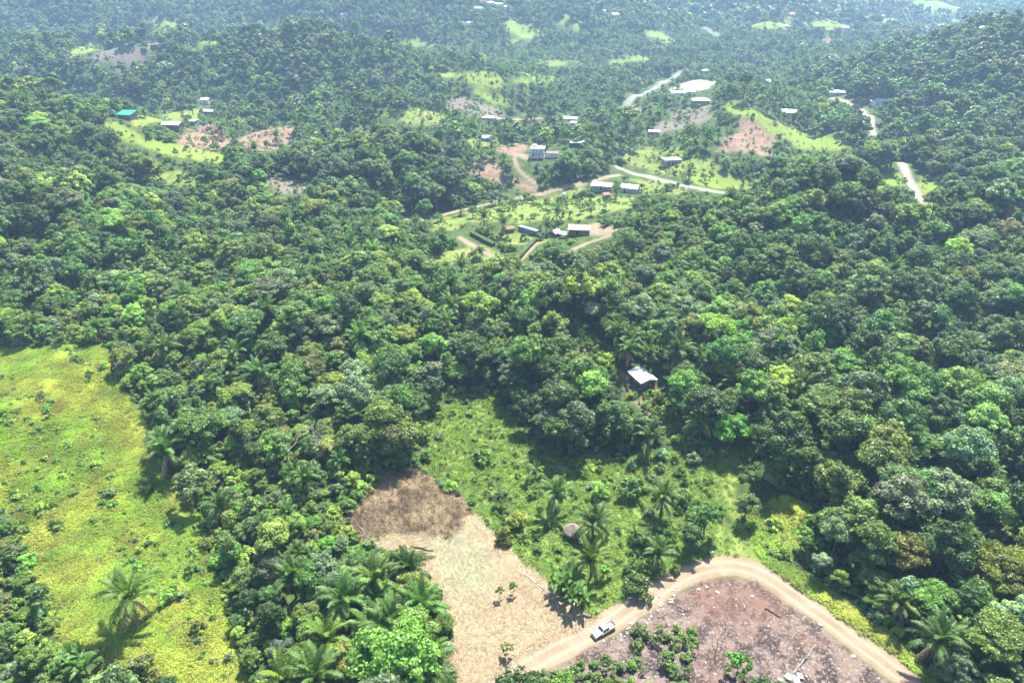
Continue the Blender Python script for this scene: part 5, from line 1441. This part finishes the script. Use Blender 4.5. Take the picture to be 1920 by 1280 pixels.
x, y, z, px, py = fill(1, 260, 2.2, SR); k_ = ~((px > 1340) & (px < 1450) & (py > 840) & (SR.uniform(size=len(x)) < .75)); x, y, z = x[k_], y[k_], z[k_]; n = len(x)
tint = np.array([.165, .27, .048]) * np.exp(SR.normal(0, .25, (n, 1))) * np.exp(SR.normal(0, .08, (n, 3)))
stuff('grass', TUFTS, np.stack([x, y, z], 1), SR.uniform(0, 6.28, n), SR.uniform(.3, .85, n), tint, 'green grass of the clearing and the track', 'grass')
x, y, z, px, py = fill(1, 260, .12, SR); k_ = ~((px > 1340) & (px < 1450)); x, y, z = x[k_], y[k_], z[k_]; n = len(x); _, tint = pick_tints(SR, np.full(n, .6), n)
stuff('weeds', WEEDS, np.stack([x, y, z], 1), SR.uniform(0, 6.28, n), np.exp(SR.normal(0, .4, n)), tint, 'leafy weeds in the green clearing', 'weeds')
for ch_, den, lb_ in ((0, .05, 'weeds over the far pastures'), (1, .09, 'weeds over the village lawns'), (4, .05, 'weeds over the bare soil plots'), (7, .08, 'weeds over the dry slopes')):
    x, y, z, px, py = fill(ch_, 900, den, SR, .5, 262); n = len(x); k_ = (W_biome(x * 1.5 + 9, y * 1.5) > .0) | (SR.uniform(size=n) < .25)
    x, y, z = x[k_], y[k_], z[k_]; n = len(x); _, tint = pick_tints(SR, np.full(n, .3), n)
    stuff('weeds', WEEDS, np.stack([x, y, z], 1), SR.uniform(0, 6.28, n), np.exp(SR.normal(.1, .5, n)), tint, lb_, 'weeds')
x, y, z, px, py = fill(4, 230, .5, SR); n = len(x); _, tint = pick_tints(SR, np.full(n, .6), n)
stuff('weeds', WEEDS, np.stack([x, y, z], 1), SR.uniform(0, 6.28, n), np.exp(SR.normal(-.1, .4, n)), tint, 'leafy weeds on the soil slope', 'weeds')
x, y, z, px, py = fill(2, 200, 4.5, SR); n = len(x)
heap_ = (px + 25 * W_tone(x, y) < 885) & (py + 14 * W_tone(y, x) < 1005)
hb_ = np.clip(.4 + .35 * W_tone(x * 2, y * 2) + SR.normal(0, .3, n), 0, 1)[:, None]
tint = np.where(heap_[:, None], np.array([.14, .10, .07]) * (1 - hb_) + np.array([.31, .24, .165]) * hb_, np.array([.29, .228, .165])) * np.exp(SR.normal(0, .28, (n, 1)))
grn = (~heap_) & (SR.uniform(size=n) < .75 * smooth(.2, 1.8, W_biome(x * 2, y * 2))); tint = np.where(grn[:, None], np.array([.25, .26, .18]) * np.exp(SR.normal(0, .2, (n, 1))), tint)
stuff('straw', STRAW, np.stack([x, y, z + .02], 1), SR.uniform(0, 6.28, n), SR.uniform(.5, 1.2, n), tint, 'dry straw and slashed stalks on the clearing', 'straw')
k_ = heap_ & (SR.uniform(size=n) < .35)
stuff('brushwood', TWIGS, np.stack([x, y, z], 1)[k_], SR.uniform(0, 6.28, n)[k_], SR.uniform(.4, 1.0, n)[k_], tint[k_] * .95, 'heaped brown cut brushwood above the straw', 'brushwood', tilt=.5)
x, y, z, px, py = fill(3, 140, .7, SR); n = len(x)
stuff('stones', ROCKS, np.stack([x, y, z], 1), SR.uniform(0, 6.28, n), np.exp(SR.normal(-3.0, .55, n)), np.ones((n, 3)), 'small pale stones and ash lumps on the burnt plot', 'stones')
k_ = SR.uniform(size=n) < .16
stuff('twigs', TWIGS, np.stack([x, y, z], 1)[k_], SR.uniform(0, 6.28, n)[k_], SR.uniform(.25, .7, n)[k_], np.array([.16, .11, .09]) * np.exp(SR.normal(0, .35, (n, 1)))[k_], 'burnt twigs and stubble on the burnt plot', 'twigs', tilt=.6)

# ---------------------------------------------------------------- haze
zmin, zmax = float(GZ.min()) - 1.0, float(max(GZ.max() + 60, CAM_H + 15))
m = MB(); xw = float(half_w(9800)) * 1.02; m.box(-xw, xw, -60, 9900, zmin, zmax)
HM, nt = new_mat('haze_air'); k = NT(nt)
pv = k.n('ShaderNodeVolumePrincipled'); pv.inputs['Color'].default_value = (.42, .66, 1.0, 1); pv.inputs['Density'].default_value = 2.25e-4; pv.inputs['Anisotropy'].default_value = .2
o_ = k.n('ShaderNodeOutputMaterial'); nt.links.new(pv.outputs[0], o_.inputs['Volume'])
tag(m.build('haze', HM), 'thin blue haze in the air over the valley', 'haze', kind='stuff')
